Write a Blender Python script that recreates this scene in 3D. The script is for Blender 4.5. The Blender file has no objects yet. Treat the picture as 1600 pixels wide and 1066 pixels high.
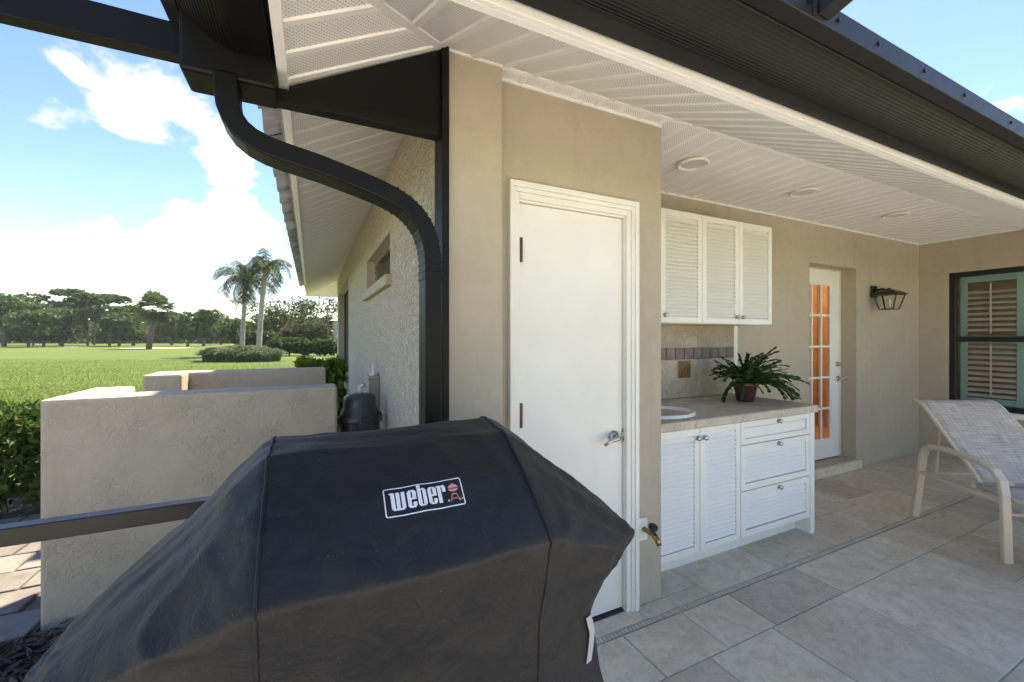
import bpy, bmesh, math, random
import numpy as np
from mathutils import Vector, Matrix, noise
from mathutils.bvhtree import BVHTree
R = math.radians
random.seed(7); rng = np.random.default_rng(7)
scene = bpy.context.scene
col = scene.collection

# ------------------------------------------------------------------ camera
CAMH = 1.4127
cd = bpy.data.cameras.new('camera'); cam = bpy.data.objects.new('camera', cd); col.objects.link(cam)
cam.location = (0, 0, CAMH)
cam.rotation_euler = (R(90), 0, -math.atan2(0.4348, 0.9005))
cd.sensor_width = 36; cd.lens = 650.4/1600*36; cd.shift_y = -6/1600
cd.clip_start = .02; cd.clip_end = 5000
scene.camera = cam

# ------------------------------------------------------------------ sky, sun, exposure
SUN_EL, SUN_AZ = R(60), R(46)          # azimuth measured from +Y towards +X
world = bpy.data.worlds.new('World'); scene.world = world; world.use_nodes = True
wn = world.node_tree; wn.nodes.clear()
def wnode(t, **k):
    n = wn.nodes.new(t)
    for a, b in k.items(): setattr(n, a, b)
    return n
def wl(a, b): wn.links.new(a, b)
sky = wnode('ShaderNodeTexSky', sky_type='NISHITA'); sky.sun_disc = False
sky.sun_elevation = SUN_EL; sky.sun_rotation = SUN_AZ
sky.air_density = 1.0; sky.dust_density = .2; sky.ozone_density = 2.0
tc = wnode('ShaderNodeTexCoord')
nrm = wnode('ShaderNodeVectorMath', operation='NORMALIZE'); wl(tc.outputs['Generated'], nrm.inputs[0])
sep = wnode('ShaderNodeSeparateXYZ'); wl(nrm.outputs[0], sep.inputs[0])
zz = wnode('ShaderNodeMath', operation='ADD'); zz.inputs[1].default_value = .22; wl(sep.outputs['Z'], zz.inputs[0])
dv = wnode('ShaderNodeVectorMath', operation='DIVIDE'); cmb = wnode('ShaderNodeCombineXYZ')
for i in range(3): wl(zz.outputs[0], cmb.inputs[i])
wl(nrm.outputs[0], dv.inputs[0]); wl(cmb.outputs[0], dv.inputs[1])
nz = wnode('ShaderNodeTexNoise'); nz.inputs['Scale'].default_value = 5.5; nz.inputs['Detail'].default_value = 9
nz.inputs['Roughness'].default_value = .56; nz.inputs['Distortion'].default_value = .25
vst = wnode('ShaderNodeVectorMath', operation='MULTIPLY'); vst.inputs[1].default_value = (1, 1, 1.5); wl(nrm.outputs[0], vst.inputs[0]); wl(vst.outputs[0], nz.inputs['Vector'])
def pix(px, py):
    u = (px-800)/650.4; v = (527-py)/650.4
    return Vector((.4348+.9005*u, .9005-.4348*u, v))
acc = None
for (px, py, rad, amp) in [(15,130,3.6,.16),(75,150,2.4,.10),(95,90,2.6,.12),(165,105,3.6,.16),(225,165,3.4,.16),(285,190,2.4,.13),(355,240,2.8,.18),(300,360,3.0,.16),(360,362,3.4,.18),(410,385,3.0,.14),(50,375,3.0,.07),(115,368,2.4,.07),(1590,185,1.8,.2)]:
    d = wnode('ShaderNodeVectorMath', operation='DOT_PRODUCT'); d.inputs[1].default_value = pix(px, py).normalized()
    wl(nrm.outputs[0], d.inputs[0])
    m = wnode('ShaderNodeMapRange', interpolation_type='SMOOTHSTEP'); m.inputs['From Min'].default_value = math.cos(R(rad*1.6)); m.inputs['From Max'].default_value = 1
    m.inputs['To Max'].default_value = amp; wl(d.outputs['Value'], m.inputs['Value'])
    if acc is None: acc = m.outputs[0]
    else:
        a = wnode('ShaderNodeMath', operation='MAXIMUM'); wl(acc, a.inputs[0]); wl(m.outputs[0], a.inputs[1]); acc = a.outputs[0]
ad = wnode('ShaderNodeMath', operation='ADD'); wl(nz.outputs['Fac'], ad.inputs[0]); wl(acc, ad.inputs[1])
rp = wnode('ShaderNodeValToRGB'); rp.color_ramp.interpolation = 'EASE'
rp.color_ramp.elements[0].position = .57; rp.color_ramp.elements[1].position = .71
rp.color_ramp.elements[0].color = (0,0,0,1); rp.color_ramp.elements[1].color = (.93,.93,.93,1)
wl(ad.outputs[0], rp.inputs[0])
hs = wnode('ShaderNodeHueSaturation'); hs.inputs['Saturation'].default_value = 1.24; hs.inputs['Value'].default_value = .80; hs.inputs['Hue'].default_value = .512
wl(sky.outputs[0], hs.inputs['Color'])
mx = wnode('ShaderNodeMix', data_type='RGBA'); wl(rp.outputs[0], mx.inputs['Factor'])
wl(hs.outputs[0], mx.inputs['A']); mx.inputs['B'].default_value = (3.7, 3.66, 3.62, 1)
bg = wnode('ShaderNodeBackground'); bg.inputs['Strength'].default_value = .10
wl(mx.outputs['Result'], bg.inputs[0])
wo = wnode('ShaderNodeOutputWorld'); wl(bg.outputs[0], wo.inputs[0])

sd = bpy.data.lights.new('sun', 'SUN'); sun = bpy.data.objects.new('sun', sd); col.objects.link(sun)
sd.energy = 3.8; sd.angle = R(2.5); sd.color = (1, .95, .87)
sdir = Vector((math.sin(SUN_AZ)*math.cos(SUN_EL), math.cos(SUN_AZ)*math.cos(SUN_EL), math.sin(SUN_EL)))
sun.rotation_euler = sdir.to_track_quat('Z', 'Y').to_euler(); sun.location = (20, 20, 30)
scene.view_settings.view_transform = 'Standard'; scene.view_settings.look = 'None'
scene.view_settings.gamma = 1; scene.view_settings.use_curve_mapping = False
scene.view_settings.use_white_balance = True; scene.view_settings.white_balance_temperature = 8000; scene.view_settings.white_balance_tint = 12     # camera balanced for open shade
scene.view_settings.exposure = 2.15
scene.cycles.max_bounces = 8; scene.cycles.diffuse_bounces = 5; scene.cycles.use_denoising = True
try: scene.cycles.denoiser = 'OPENIMAGEDENOISE'
except Exception: pass
scene.cycles.sample_clamp_indirect = 6

# ------------------------------------------------------------------ materials
def new_mat(name):
    m = bpy.data.materials.new(name); m.use_nodes = True
    nt = m.node_tree; b = nt.nodes['Principled BSDF']; return m, nt, b
def N(nt, t, **k):
    n = nt.nodes.new(t)
    for a, b in k.items(): setattr(n, a, b)
    return n
def coords(nt, space, scale=(1,1,1), rand=False):
    if space == 'world':
        g = N(nt, 'ShaderNodeNewGeometry'); v = g.outputs['Position']
    else:
        t = N(nt, 'ShaderNodeTexCoord'); v = t.outputs['Object']
    if rand:
        oi = N(nt, 'ShaderNodeObjectInfo'); mu = N(nt, 'ShaderNodeMath', operation='MULTIPLY'); mu.inputs[1].default_value = 37
        nt.links.new(oi.outputs['Random'], mu.inputs[0]); ad_ = N(nt, 'ShaderNodeVectorMath', operation='ADD')
        nt.links.new(v, ad_.inputs[0]); nt.links.new(mu.outputs[0], ad_.inputs[1]); v = ad_.outputs[0]
    mp = N(nt, 'ShaderNodeMapping'); mp.inputs['Scale'].default_value = scale; nt.links.new(v, mp.inputs[0])
    return mp.outputs[0]
def ramp(nt, src, stops):
    r = N(nt, 'ShaderNodeValToRGB'); e = r.color_ramp.elements
    while len(e) < len(stops): e.new(.5)
    for i, (p, c) in enumerate(stops):
        e[i].position = p; e[i].color = (*c, 1) if len(c) == 3 else c
    nt.links.new(src, r.inputs[0]); return r.outputs[0]
def noise_tex(nt, vec, scale, detail=4, rough=.55, dist=0):
    n = N(nt, 'ShaderNodeTexNoise'); n.inputs['Scale'].default_value = scale; n.inputs['Detail'].default_value = detail
    n.inputs['Roughness'].default_value = rough; n.inputs['Distortion'].default_value = dist
    nt.links.new(vec, n.inputs['Vector']); return n.outputs['Fac']
def bump(nt, b, src, strength, dist, prev=None):
    bp = N(nt, 'ShaderNodeBump'); bp.inputs['Strength'].default_value = strength; bp.inputs['Distance'].default_value = dist
    nt.links.new(src, bp.inputs['Height'])
    if prev is not None: nt.links.new(prev, bp.inputs['Normal'])
    nt.links.new(bp.outputs[0], b.inputs['Normal']); return bp.outputs[0]
def mixc(nt, fac, a, b, mode='MIX'):
    m = N(nt, 'ShaderNodeMix', data_type='RGBA', blend_type=mode)
    for s, v in (('Factor', fac), ('A', a), ('B', b)):
        if isinstance(v, (int, float)): m.inputs[s].default_value = v
        elif isinstance(v, tuple): m.inputs[s].default_value = (*v, 1)
        else: nt.links.new(v, m.inputs[s])
    return m.outputs['Result']
def simple(name, c, rough=.5, metal=0, var=.12, scale=6, bs=0, bscale=60, spec=.5, space='object', rand=0, bdist=.004):
    m, nt, b = new_mat(name)
    v = coords(nt, space, rand=rand > 0)
    f = noise_tex(nt, v, scale, 5, .6)
    lo = tuple(x*(1-var) for x in c); hi = tuple(min(1, x*(1+var)) for x in c)
    cc = ramp(nt, f, [(.3, lo), (.7, hi)])
    if rand:
        oi = N(nt, 'ShaderNodeObjectInfo')
        cc = mixc(nt, 1.0, cc, ramp(nt, oi.outputs['Random'], [(0, (1-rand,)*3), (1, (1+rand,)*3)]), 'MULTIPLY')
    nt.links.new(cc, b.inputs['Base Color'])
    b.inputs['Roughness'].default_value = rough; b.inputs['Metallic'].default_value = metal; b.inputs['Specular IOR Level'].default_value = spec
    rr = N(nt, 'ShaderNodeMapRange'); rr.inputs['To Min'].default_value = max(.02, rough-.1); rr.inputs['To Max'].default_value = min(1, rough+.1)
    nt.links.new(noise_tex(nt, v, scale*3, 4), rr.inputs['Value']); nt.links.new(rr.outputs[0], b.inputs['Roughness'])
    if bs: bump(nt, b, noise_tex(nt, v, bscale, 5, .6), bs, bdist)
    return m
M = {}
def stucco(name, c, kind):
    m, nt, b = new_mat(name); v = coords(nt, 'world')
    big = noise_tex(nt, v, .8, 5, .6); fine = noise_tex(nt, v, 14, 4, .6)
    cc = ramp(nt, big, [(.3, tuple(x*.9 for x in c)), (.7, tuple(x*1.07 for x in c))])
    cc = mixc(nt, .35, cc, ramp(nt, fine, [(.3, tuple(x*.86 for x in c)), (.7, tuple(x*1.1 for x in c))]))
    # rain streaks, as grime runs down a painted wall
    vs = coords(nt, 'world', (9, 9, .5)); st = ramp(nt, noise_tex(nt, vs, 1, 4, .6), [(.56, (1,1,1)), (.80, (.86,.84,.80))])
    cc = mixc(nt, .6, cc, mixc(nt, 1., cc, st, 'MULTIPLY')); nt.links.new(cc, b.inputs['Base Color'])
    b.inputs['Roughness'].default_value = .78; b.inputs['Specular IOR Level'].default_value = .3
    if kind == 'smooth':
        p = bump(nt, b, noise_tex(nt, v, 45, 5, .65), .35, .006); bump(nt, b, noise_tex(nt, v, 260, 3, .6), .25, .002, p)
    elif kind == 'trowel':
        h = ramp(nt, noise_tex(nt, v, 27, 5, .6, 1.0), [(.40, (0,0,0)), (.46, (.55,.55,.55)), (.56, (.9,.9,.9)), (.60, (.6,.6,.6)), (.72, (1,1,1))])
        hm_ = N(nt, 'ShaderNodeMath', operation='MULTIPLY'); nt.links.new(h, hm_.inputs[0]); nt.links.new(ramp(nt, noise_tex(nt, v, 3.5, 3), [(.4, (.15,.15,.15)), (.62, (1,1,1))]), hm_.inputs[1]); p = bump(nt, b, hm_.outputs[0], .65, .009); bump(nt, b, noise_tex(nt, v, 120, 4, .6), .3, .003, p)
    else:
        h = ramp(nt, noise_tex(nt, v, 38, 5, .6, .7), [(.40, (0,0,0)), (.52, (.85,.85,.85)), (.62, (1,1,1))])
        p = bump(nt, b, h, .9, .012); bump(nt, b, noise_tex(nt, v, 140, 4, .6), .35, .003, p)
    return m
TAN = (.445, .388, .295)
M['stucco'] = stucco('stucco_smooth', TAN, 'smooth')
M['trowel'] = stucco('stucco_trowel', (.50, .43, .33), 'trowel')
M['knock'] = stucco('stucco_knockdown', (.60, .53, .43), 'knock')
M['white'] = simple('white_paint', (.79, .775, .70), .42, var=.06, scale=2.2, bs=.06, bscale=90)
M['cab'] = simple('cabinet_paint', (.78, .775, .71), .38, var=.03, scale=4, bs=.05, bscale=80)
M['vinyl'] = simple('soffit_vinyl', (.82, .82, .79), .45, var=.03, scale=5)
M['black'] = simple('bronze_aluminium', (.0042, .0040, .0038), .48, var=.25, scale=8, bs=.04, bscale=120, spec=.22)
M['beamgrey'] = simple('dark_aluminium', (.014, .0142, .0148), .5, var=.2, scale=6)
M['satin'] = simple('satin_bronze_aluminium', (.007, .0066, .0062), .42, var=.2, scale=8, spec=.4)
M['frame'] = simple('window_frame_black', (.006, .0065, .009), .35, var=.2)
M['brass'] = simple('aged_brass', (.40, .27, .11), .35, 1, var=.3, scale=40)
M['nickel'] = simple('satin_nickel', (.55, .52, .46), .28, 1, var=.1, scale=20)
M['bronze'] = simple('aged_bronze_hinge', (.13, .08, .05), .45, .8, var=.4, scale=60)
M['darkplastic'] = simple('charcoal_plastic', (.045, .047, .049), .42, var=.15, scale=8, bs=.05, bscale=150)
M['pale'] = simple('pale_plastic', (.72, .70, .62), .4)
M['porcelain'] = simple('porcelain', (.82, .82, .80), .12, var=.02)
M['terra'] = simple('glazed_brown_pot', (.075, .035, .028), .3, var=.45, scale=22, bs=.1, bscale=30)
M['soil'] = simple('soil', (.03, .022, .015), .9, var=.4, scale=60, bs=.6, bscale=80)
M['champ'] = simple('champagne_powdercoat', (.62, .53, .42), .36, var=.04, scale=5)
M['strap'] = simple('pale_strap', (.36, .36, .35), .6, bs=.2, bscale=300)
M['rooftile'] = simple('concrete_roof_tile', (.36, .37, .36), .75, var=.35, scale=5, bs=.4, bscale=40, rand=.15)
M['roofmain'] = simple('concrete_roof', (.34, .34, .33), .8, var=.3, scale=3, bs=.4, bscale=30)
M['wood'] = simple('interior_wood', (.40, .23, .11), .45, var=.25, scale=3)
M['inwall'] = simple('interior_plaster', (.45, .30, .17), .8, var=.08)
M['shutter'] = simple('sage_shutter_paint', (.27, .47, .39), .4, var=.06)
M['louver'] = simple('cream_louver_paint', (.72, .67, .55), .4, var=.05)
M['tealframe'] = M['shutter']
M['chip'] = simple('mulch_chip', (.085, .06, .045), .9, var=.6, scale=3, space='world')
M['mulchbed'] = simple('mulch_bed', (.045, .033, .025), .95, var=.5, scale=25, bs=1, bscale=40, space='world', bdist=.02)
M['paver'] = simple('tan_paver', (.165, .150, .132), .8, var=.22, scale=9, bs=.5, bscale=60, space='world', rand=.2)
M['sandbed'] = simple('joint_sand', (.13, .11, .085), .95, var=.3, scale=40, space='world', bs=.5, bscale=90)
M['grout'] = simple('grey_grout', (.40, .365, .30), .9, var=.3, scale=8, space='world', bs=.3, bscale=120)
M['bunker'] = simple('bunker_sand', (.62, .56, .44), .95, var=.08, space='world')
M['trunk'] = simple('bark', (.16, .12, .085), .9, var=.4, scale=6, bs=.8, bscale=14, bdist=.02)
M['palmtrunk'] = simple('palm_trunk_bark', (.36, .32, .26), .9, var=.25, scale=5, bs=.5, bscale=10, bdist=.02)
M['rubber'] = simple('black_rubber', (.015, .015, .015), .6)
M['outlet'] = simple('outlet_bronze_plate', (.30, .21, .10), .38, .7, var=.2, scale=20)
M['farwall'] = simple('far_house_wall', (.5, .46, .4), .8)
M['cone'] = simple('frosted_diffuser', (.55, .54, .51), .5, var=.02)

def leafmat(name, c1, c2, c3=None, scale=.6, trans=.3, rough=.5):
    m, nt, b = new_mat(name); v = coords(nt, 'world')
    f = noise_tex(nt, v, scale, 3, .7)
    w = N(nt, 'ShaderNodeTexWhiteNoise', noise_dimensions='3D')
    sn = N(nt, 'ShaderNodeVectorMath', operation='SNAP'); sn.inputs[1].default_value = (.11,)*3
    nt.links.new(v, sn.inputs[0]); nt.links.new(sn.outputs[0], w.inputs['Vector'])
    mm = N(nt, 'ShaderNodeMath', operation='MULTIPLY_ADD'); mm.inputs[1].default_value = .35; nt.links.new(w.outputs['Value'], mm.inputs[0]); nt.links.new(f, mm.inputs[2])
    st = [(.35, c1), (.85, c2)] + ([(.97, c3)] if c3 else [])
    cc = ramp(nt, mm.outputs[0], st)
    nt.links.new(cc, b.inputs['Base Color']); b.inputs['Roughness'].default_value = rough; b.inputs['Specular IOR Level'].default_value = .12
    tr = N(nt, 'ShaderNodeBsdfTranslucent'); nt.links.new(cc, tr.inputs['Color'])
    mix = N(nt, 'ShaderNodeMixShader'); mix.inputs[0].default_value = trans
    nt.links.new(b.outputs[0], mix.inputs[1]); nt.links.new(tr.outputs[0], mix.inputs[2])
    nt.links.new(mix.outputs[0], nt.nodes['Material Output'].inputs[0]); return m
M['oakleaf'] = leafmat('oak_leaf', (.034, .068, .017), (.092, .150, .040))
M['pineleaf'] = leafmat('pine_needle', (.036, .066, .022), (.086, .140, .048))
M['palmleaf'] = leafmat('palm_frond', (.032, .052, .017), (.075, .100, .038), scale=.8)
M['hedgeleaf'] = leafmat('hedge_leaf', (.022, .048, .010), (.075, .135, .030), (.15, .075, .035), scale=5, trans=.25, rough=.35)
M['shrubleaf'] = leafmat('shrub_leaf', (.030, .056, .016), (.072, .112, .036), scale=1.2)
M['yellowleaf'] = leafmat('yellow_green_leaf', (.10, .165, .02), (.25, .31, .05), scale=3)
M['redshrub'] = leafmat('reddish_shrub_leaf', (.045, .062, .022), (.105, .110, .050), scale=2)
M['turf'] = leafmat('turf_blade', (.090, .150, .026), (.16, .225, .050), scale=.4, trans=.3, rough=.6)
M['bladeleaf'] = leafmat('ornamental_grass_blade', (.085, .120, .058), (.20, .245, .14), scale=1.5, trans=.5)
M['cactus'] = leafmat('cactus_leaf', (.014, .04, .010), (.035, .085, .02), scale=9, trans=.08, rough=.35)

def lawn_mat():
    m, nt, b = new_mat('lawn'); v = coords(nt, 'world')
    a = noise_tex(nt, v, .05, 5, .6); f = noise_tex(nt, v, 9, 6, .75)
    vs = coords(nt, 'world', (.02, .35, 1)); s = noise_tex(nt, vs, 1, 3, .5)
    c = ramp(nt, a, [(.3, (.064, .105, .020)), (.7, (.100, .138, .030))])
    c = mixc(nt, .5, c, ramp(nt, s, [(.42, (.052, .098, .020)), (.60, (.120, .152, .040))]))
    c = mixc(nt, .45, c, ramp(nt, f, [(.3, (.028, .062, .011)), (.7, (.115, .160, .035))]))
    nt.links.new(c, b.inputs['Base Color']); b.inputs['Roughness'].default_value = .85; b.inputs['Specular IOR Level'].default_value = .15
    bump(nt, b, f, .8, .04); return m
M['lawn'] = lawn_mat()

def travertine(name, c1, c2, c3, var=True, gscale=1.):
    m, nt, b = new_mat(name); v = coords(nt, 'world', (gscale,)*3, rand=var)
    a = noise_tex(nt, v, 2.6, 8, .68, .9); f = noise_tex(nt, v, 22, 6, .7); g = noise_tex(nt, v, 7, 8, .75, 1.6)
    c = ramp(nt, a, [(.33, c1), (.52, c2), (.66, c3)])
    c = mixc(nt, .35, c, ramp(nt, f, [(.35, tuple(x*.72 for x in c2)), (.6, tuple(min(1, x*1.14) for x in c2))]))
    vein = ramp(nt, g, [(.52, (1,1,1)), (.575, (.62,.57,.50)), (.63, (1,1,1))])
    c = mixc(nt, .38, c, vein, 'MULTIPLY')
    dirt = ramp(nt, noise_tex(nt, coords(nt, 'world'), 1.1, 6, .65, .4), [(.42, (1,1,1)), (.68, (.66,.61,.54))])
    c = mixc(nt, .42, c, dirt, 'MULTIPLY')
    pit = ramp(nt, noise_tex(nt, v, 75, 4, .7), [(.30, (.55,.5,.44)), (.38, (1,1,1))])
    c = mixc(nt, .5, c, pit, 'MULTIPLY')
    if var:
        oi = N(nt, 'ShaderNodeObjectInfo')
        c = mixc(nt, 1., c, ramp(nt, oi.outputs['Random'], [(0, (.90,.885,.865)), (.35, (.97,.965,.955)), (1, (1.06,1.06,1.05))]), 'MULTIPLY')
    nt.links.new(c, b.inputs['Base Color'])
    b.inputs['Roughness'].default_value = .62; b.inputs['Specular IOR Level'].default_value = .35
    p = bump(nt, b, a, .25, .006); bump(nt, b, noise_tex(nt, v, 60, 5, .7), .25, .003, p); return m
M['trav'] = travertine('travertine', (.55, .475, .345), (.70, .622, .475), (.76, .695, .555))
M['deck'] = travertine('pale_pool_deck', (.46, .435, .39), (.58, .555, .50), (.66, .635, .59), var=False)
M['travdark'] = travertine('travertine_brown', (.46, .395, .30), (.60, .53, .415), (.67, .60, .485))
M['granite'] = travertine('countertop_stone', (.38, .315, .24), (.56, .49, .39), (.65, .59, .49), gscale=2.2)
M['splash'] = travertine('backsplash_stone', (.34, .29, .225), (.46, .41, .33), (.55, .50, .42), gscale=1.5)
M['mosaic'] = travertine('mosaic_stone', (.15, .115, .10), (.24, .195, .17), (.32, .27, .24), gscale=3)

def perf_mat():
    m, nt, b = new_mat('perforated_soffit'); t = N(nt, 'ShaderNodeTexCoord')
    mp = N(nt, 'ShaderNodeMapping'); mp.inputs['Scale'].default_value = (95, 95, 0); mp.inputs['Rotation'].default_value = (0, 0, R(45))
    nt.links.new(t.outputs['UV'], mp.inputs[0])
    fr = N(nt, 'ShaderNodeVectorMath', operation='FRACTION'); nt.links.new(mp.outputs[0], fr.inputs[0])
    sb = N(nt, 'ShaderNodeVectorMath', operation='SUBTRACT'); sb.inputs[1].default_value = (.5, .5, 0); nt.links.new(fr.outputs[0], sb.inputs[0])
    ln = N(nt, 'ShaderNodeVectorMath', operation='LENGTH'); nt.links.new(sb.outputs[0], ln.inputs[0])
    c = ramp(nt, ln.outputs['Value'], [(.19, (.36,.355,.34)), (.27, (.81,.81,.78))])
    nt.links.new(c, b.inputs['Base Color']); b.inputs['Roughness'].default_value = .45; return m
M['perf'] = perf_mat()

def cover_mat():
    m, nt, b = new_mat('cover_fabric'); v = coords(nt, 'world')
    a = noise_tex(nt, v, 3.2, 7, .65, .4); d = noise_tex(nt, v, 30, 6, .7)
    c = ramp(nt, a, [(.35, (.0095, .0092, .0088)), (.56, (.0125, .0121, .0115)), (.68, (.020, .0194, .0185)), (.80, (.034, .033, .0315))])
    c = mixc(nt, .35, c, ramp(nt, d, [(.4, (.0095,.0092,.0088)), (.68, (.022,.0214,.0205))]))
    sp = ramp(nt, noise_tex(nt, v, 330, 2, .5), [(.735, (0,0,0)), (.76, (1,1,1))])
    c = mixc(nt, sp, c, (.16, .16, .15))
    # damp spots left by rain on the left end
    vv = coords(nt, 'world', (75, 48, 48)); vo = N(nt, 'ShaderNodeTexVoronoi'); vo.inputs['Scale'].default_value = 1; nt.links.new(vv, vo.inputs['Vector'])
    spot = ramp(nt, vo.outputs['Distance'], [(.22, (1,1,1)), (.32, (0,0,0))])
    g = N(nt, 'ShaderNodeNewGeometry'); sx = N(nt, 'ShaderNodeSeparateXYZ'); nt.links.new(g.outputs['Position'], sx.inputs[0])
    mr = N(nt, 'ShaderNodeMapRange'); mr.inputs['From Min'].default_value = -.10; mr.inputs['From Max'].default_value = -.22; nt.links.new(sx.outputs['X'], mr.inputs['Value'])
    msk = N(nt, 'ShaderNodeMath', operation='MULTIPLY'); nt.links.new(mr.outputs[0], msk.inputs[0])
    nt.links.new(ramp(nt, noise_tex(nt, v, 9, 3), [(.46, (0,0,0)), (.58, (1,1,1))]), msk.inputs[1])
    m2 = N(nt, 'ShaderNodeMath', operation='MULTIPLY'); nt.links.new(msk.outputs[0], m2.inputs[0]); nt.links.new(spot, m2.inputs[1])
    c = mixc(nt, m2.outputs[0], c, (.009, .009, .010))
    nt.links.new(c, b.inputs['Base Color']); b.inputs['Roughness'].default_value = .58; b.inputs['Specular IOR Level'].default_value = .38
    b.inputs['Sheen Weight'].default_value = .02; b.inputs['Sheen Roughness'].default_value = .5
    p = bump(nt, b, noise_tex(nt, v, 900, 2, .5), .15, .001); bump(nt, b, noise_tex(nt, v, 16, 6, .62, .6), .6, .010, p); return m
M['cover'] = cover_mat()
def print_mat(name, c):
    m, nt, b = new_mat(name); v = coords(nt, 'world')
    f = ramp(nt, noise_tex(nt, v, 120, 5, .75), [(.60, (0,0,0)), (.70, (.8,.8,.8))])
    nt.links.new(mixc(nt, f, c, (.10, .10, .10)), b.inputs['Base Color']); b.inputs['Roughness'].default_value = .55; return m
M['print'] = print_mat('white_print', (.80, .80, .78)); M['printpink'] = print_mat('pink_print', (.62, .27, .25))
def sling_mat():
    m, nt, b = new_mat('sling_weave'); t = N(nt, 'ShaderNodeTexCoord')
    cs = []
    for sc in ((170, 7, 1), (7, 170, 1)):
        mp = N(nt, 'ShaderNodeMapping'); mp.inputs['Scale'].default_value = sc; nt.links.new(t.outputs['UV'], mp.inputs[0])
        cs.append(noise_tex(nt, mp.outputs[0], 1, 3, .6))
    c1 = ramp(nt, cs[0], [(.36, (.27,.225,.185)), (.5, (.48,.41,.33)), (.62, (.66,.60,.52))]); c2 = ramp(nt, cs[1], [(.36, (.25,.205,.175)), (.5, (.48,.41,.33)), (.62, (.68,.62,.54))])
    nt.links.new(mixc(nt, .5, c1, c2), b.inputs['Base Color']); b.inputs['Roughness'].default_value = .7
    bump(nt, b, cs[0], .3, .002); return m
M['sling'] = sling_mat()
def glass_mat(name, tint=(1,1,1), t=.82):
    m, nt, b = new_mat(name)
    gl = N(nt, 'ShaderNodeBsdfGlossy'); gl.inputs['Roughness'].default_value = .01
    tr = N(nt, 'ShaderNodeBsdfTransparent'); tr.inputs['Color'].default_value = (*[x*t for x in tint], 1)
    fr = N(nt, 'ShaderNodeFresnel'); fr.inputs['IOR'].default_value = 1.5
    mix = N(nt, 'ShaderNodeMixShader'); gg = N(nt, 'ShaderNodeNewGeometry'); iv = N(nt, 'ShaderNodeMath', operation='SUBTRACT'); iv.inputs[0].default_value = 1; nt.links.new(gg.outputs['Backfacing'], iv.inputs[1]); fm = N(nt, 'ShaderNodeMath', operation='MULTIPLY'); nt.links.new(fr.outputs[0], fm.inputs[0]); nt.links.new(iv.outputs[0], fm.inputs[1]); nt.links.new(fm.outputs[0], mix.inputs[0]); nt.links.new(tr.outputs[0], mix.inputs[1]); nt.links.new(gl.outputs[0], mix.inputs[2])
    nt.links.new(mix.outputs[0], nt.nodes['Material Output'].inputs[0]); return m
M['glass'] = glass_mat('clear_glass', t=.92); M['tint'] = glass_mat('tinted_glass', (.75, .8, .85), .35)

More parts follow.
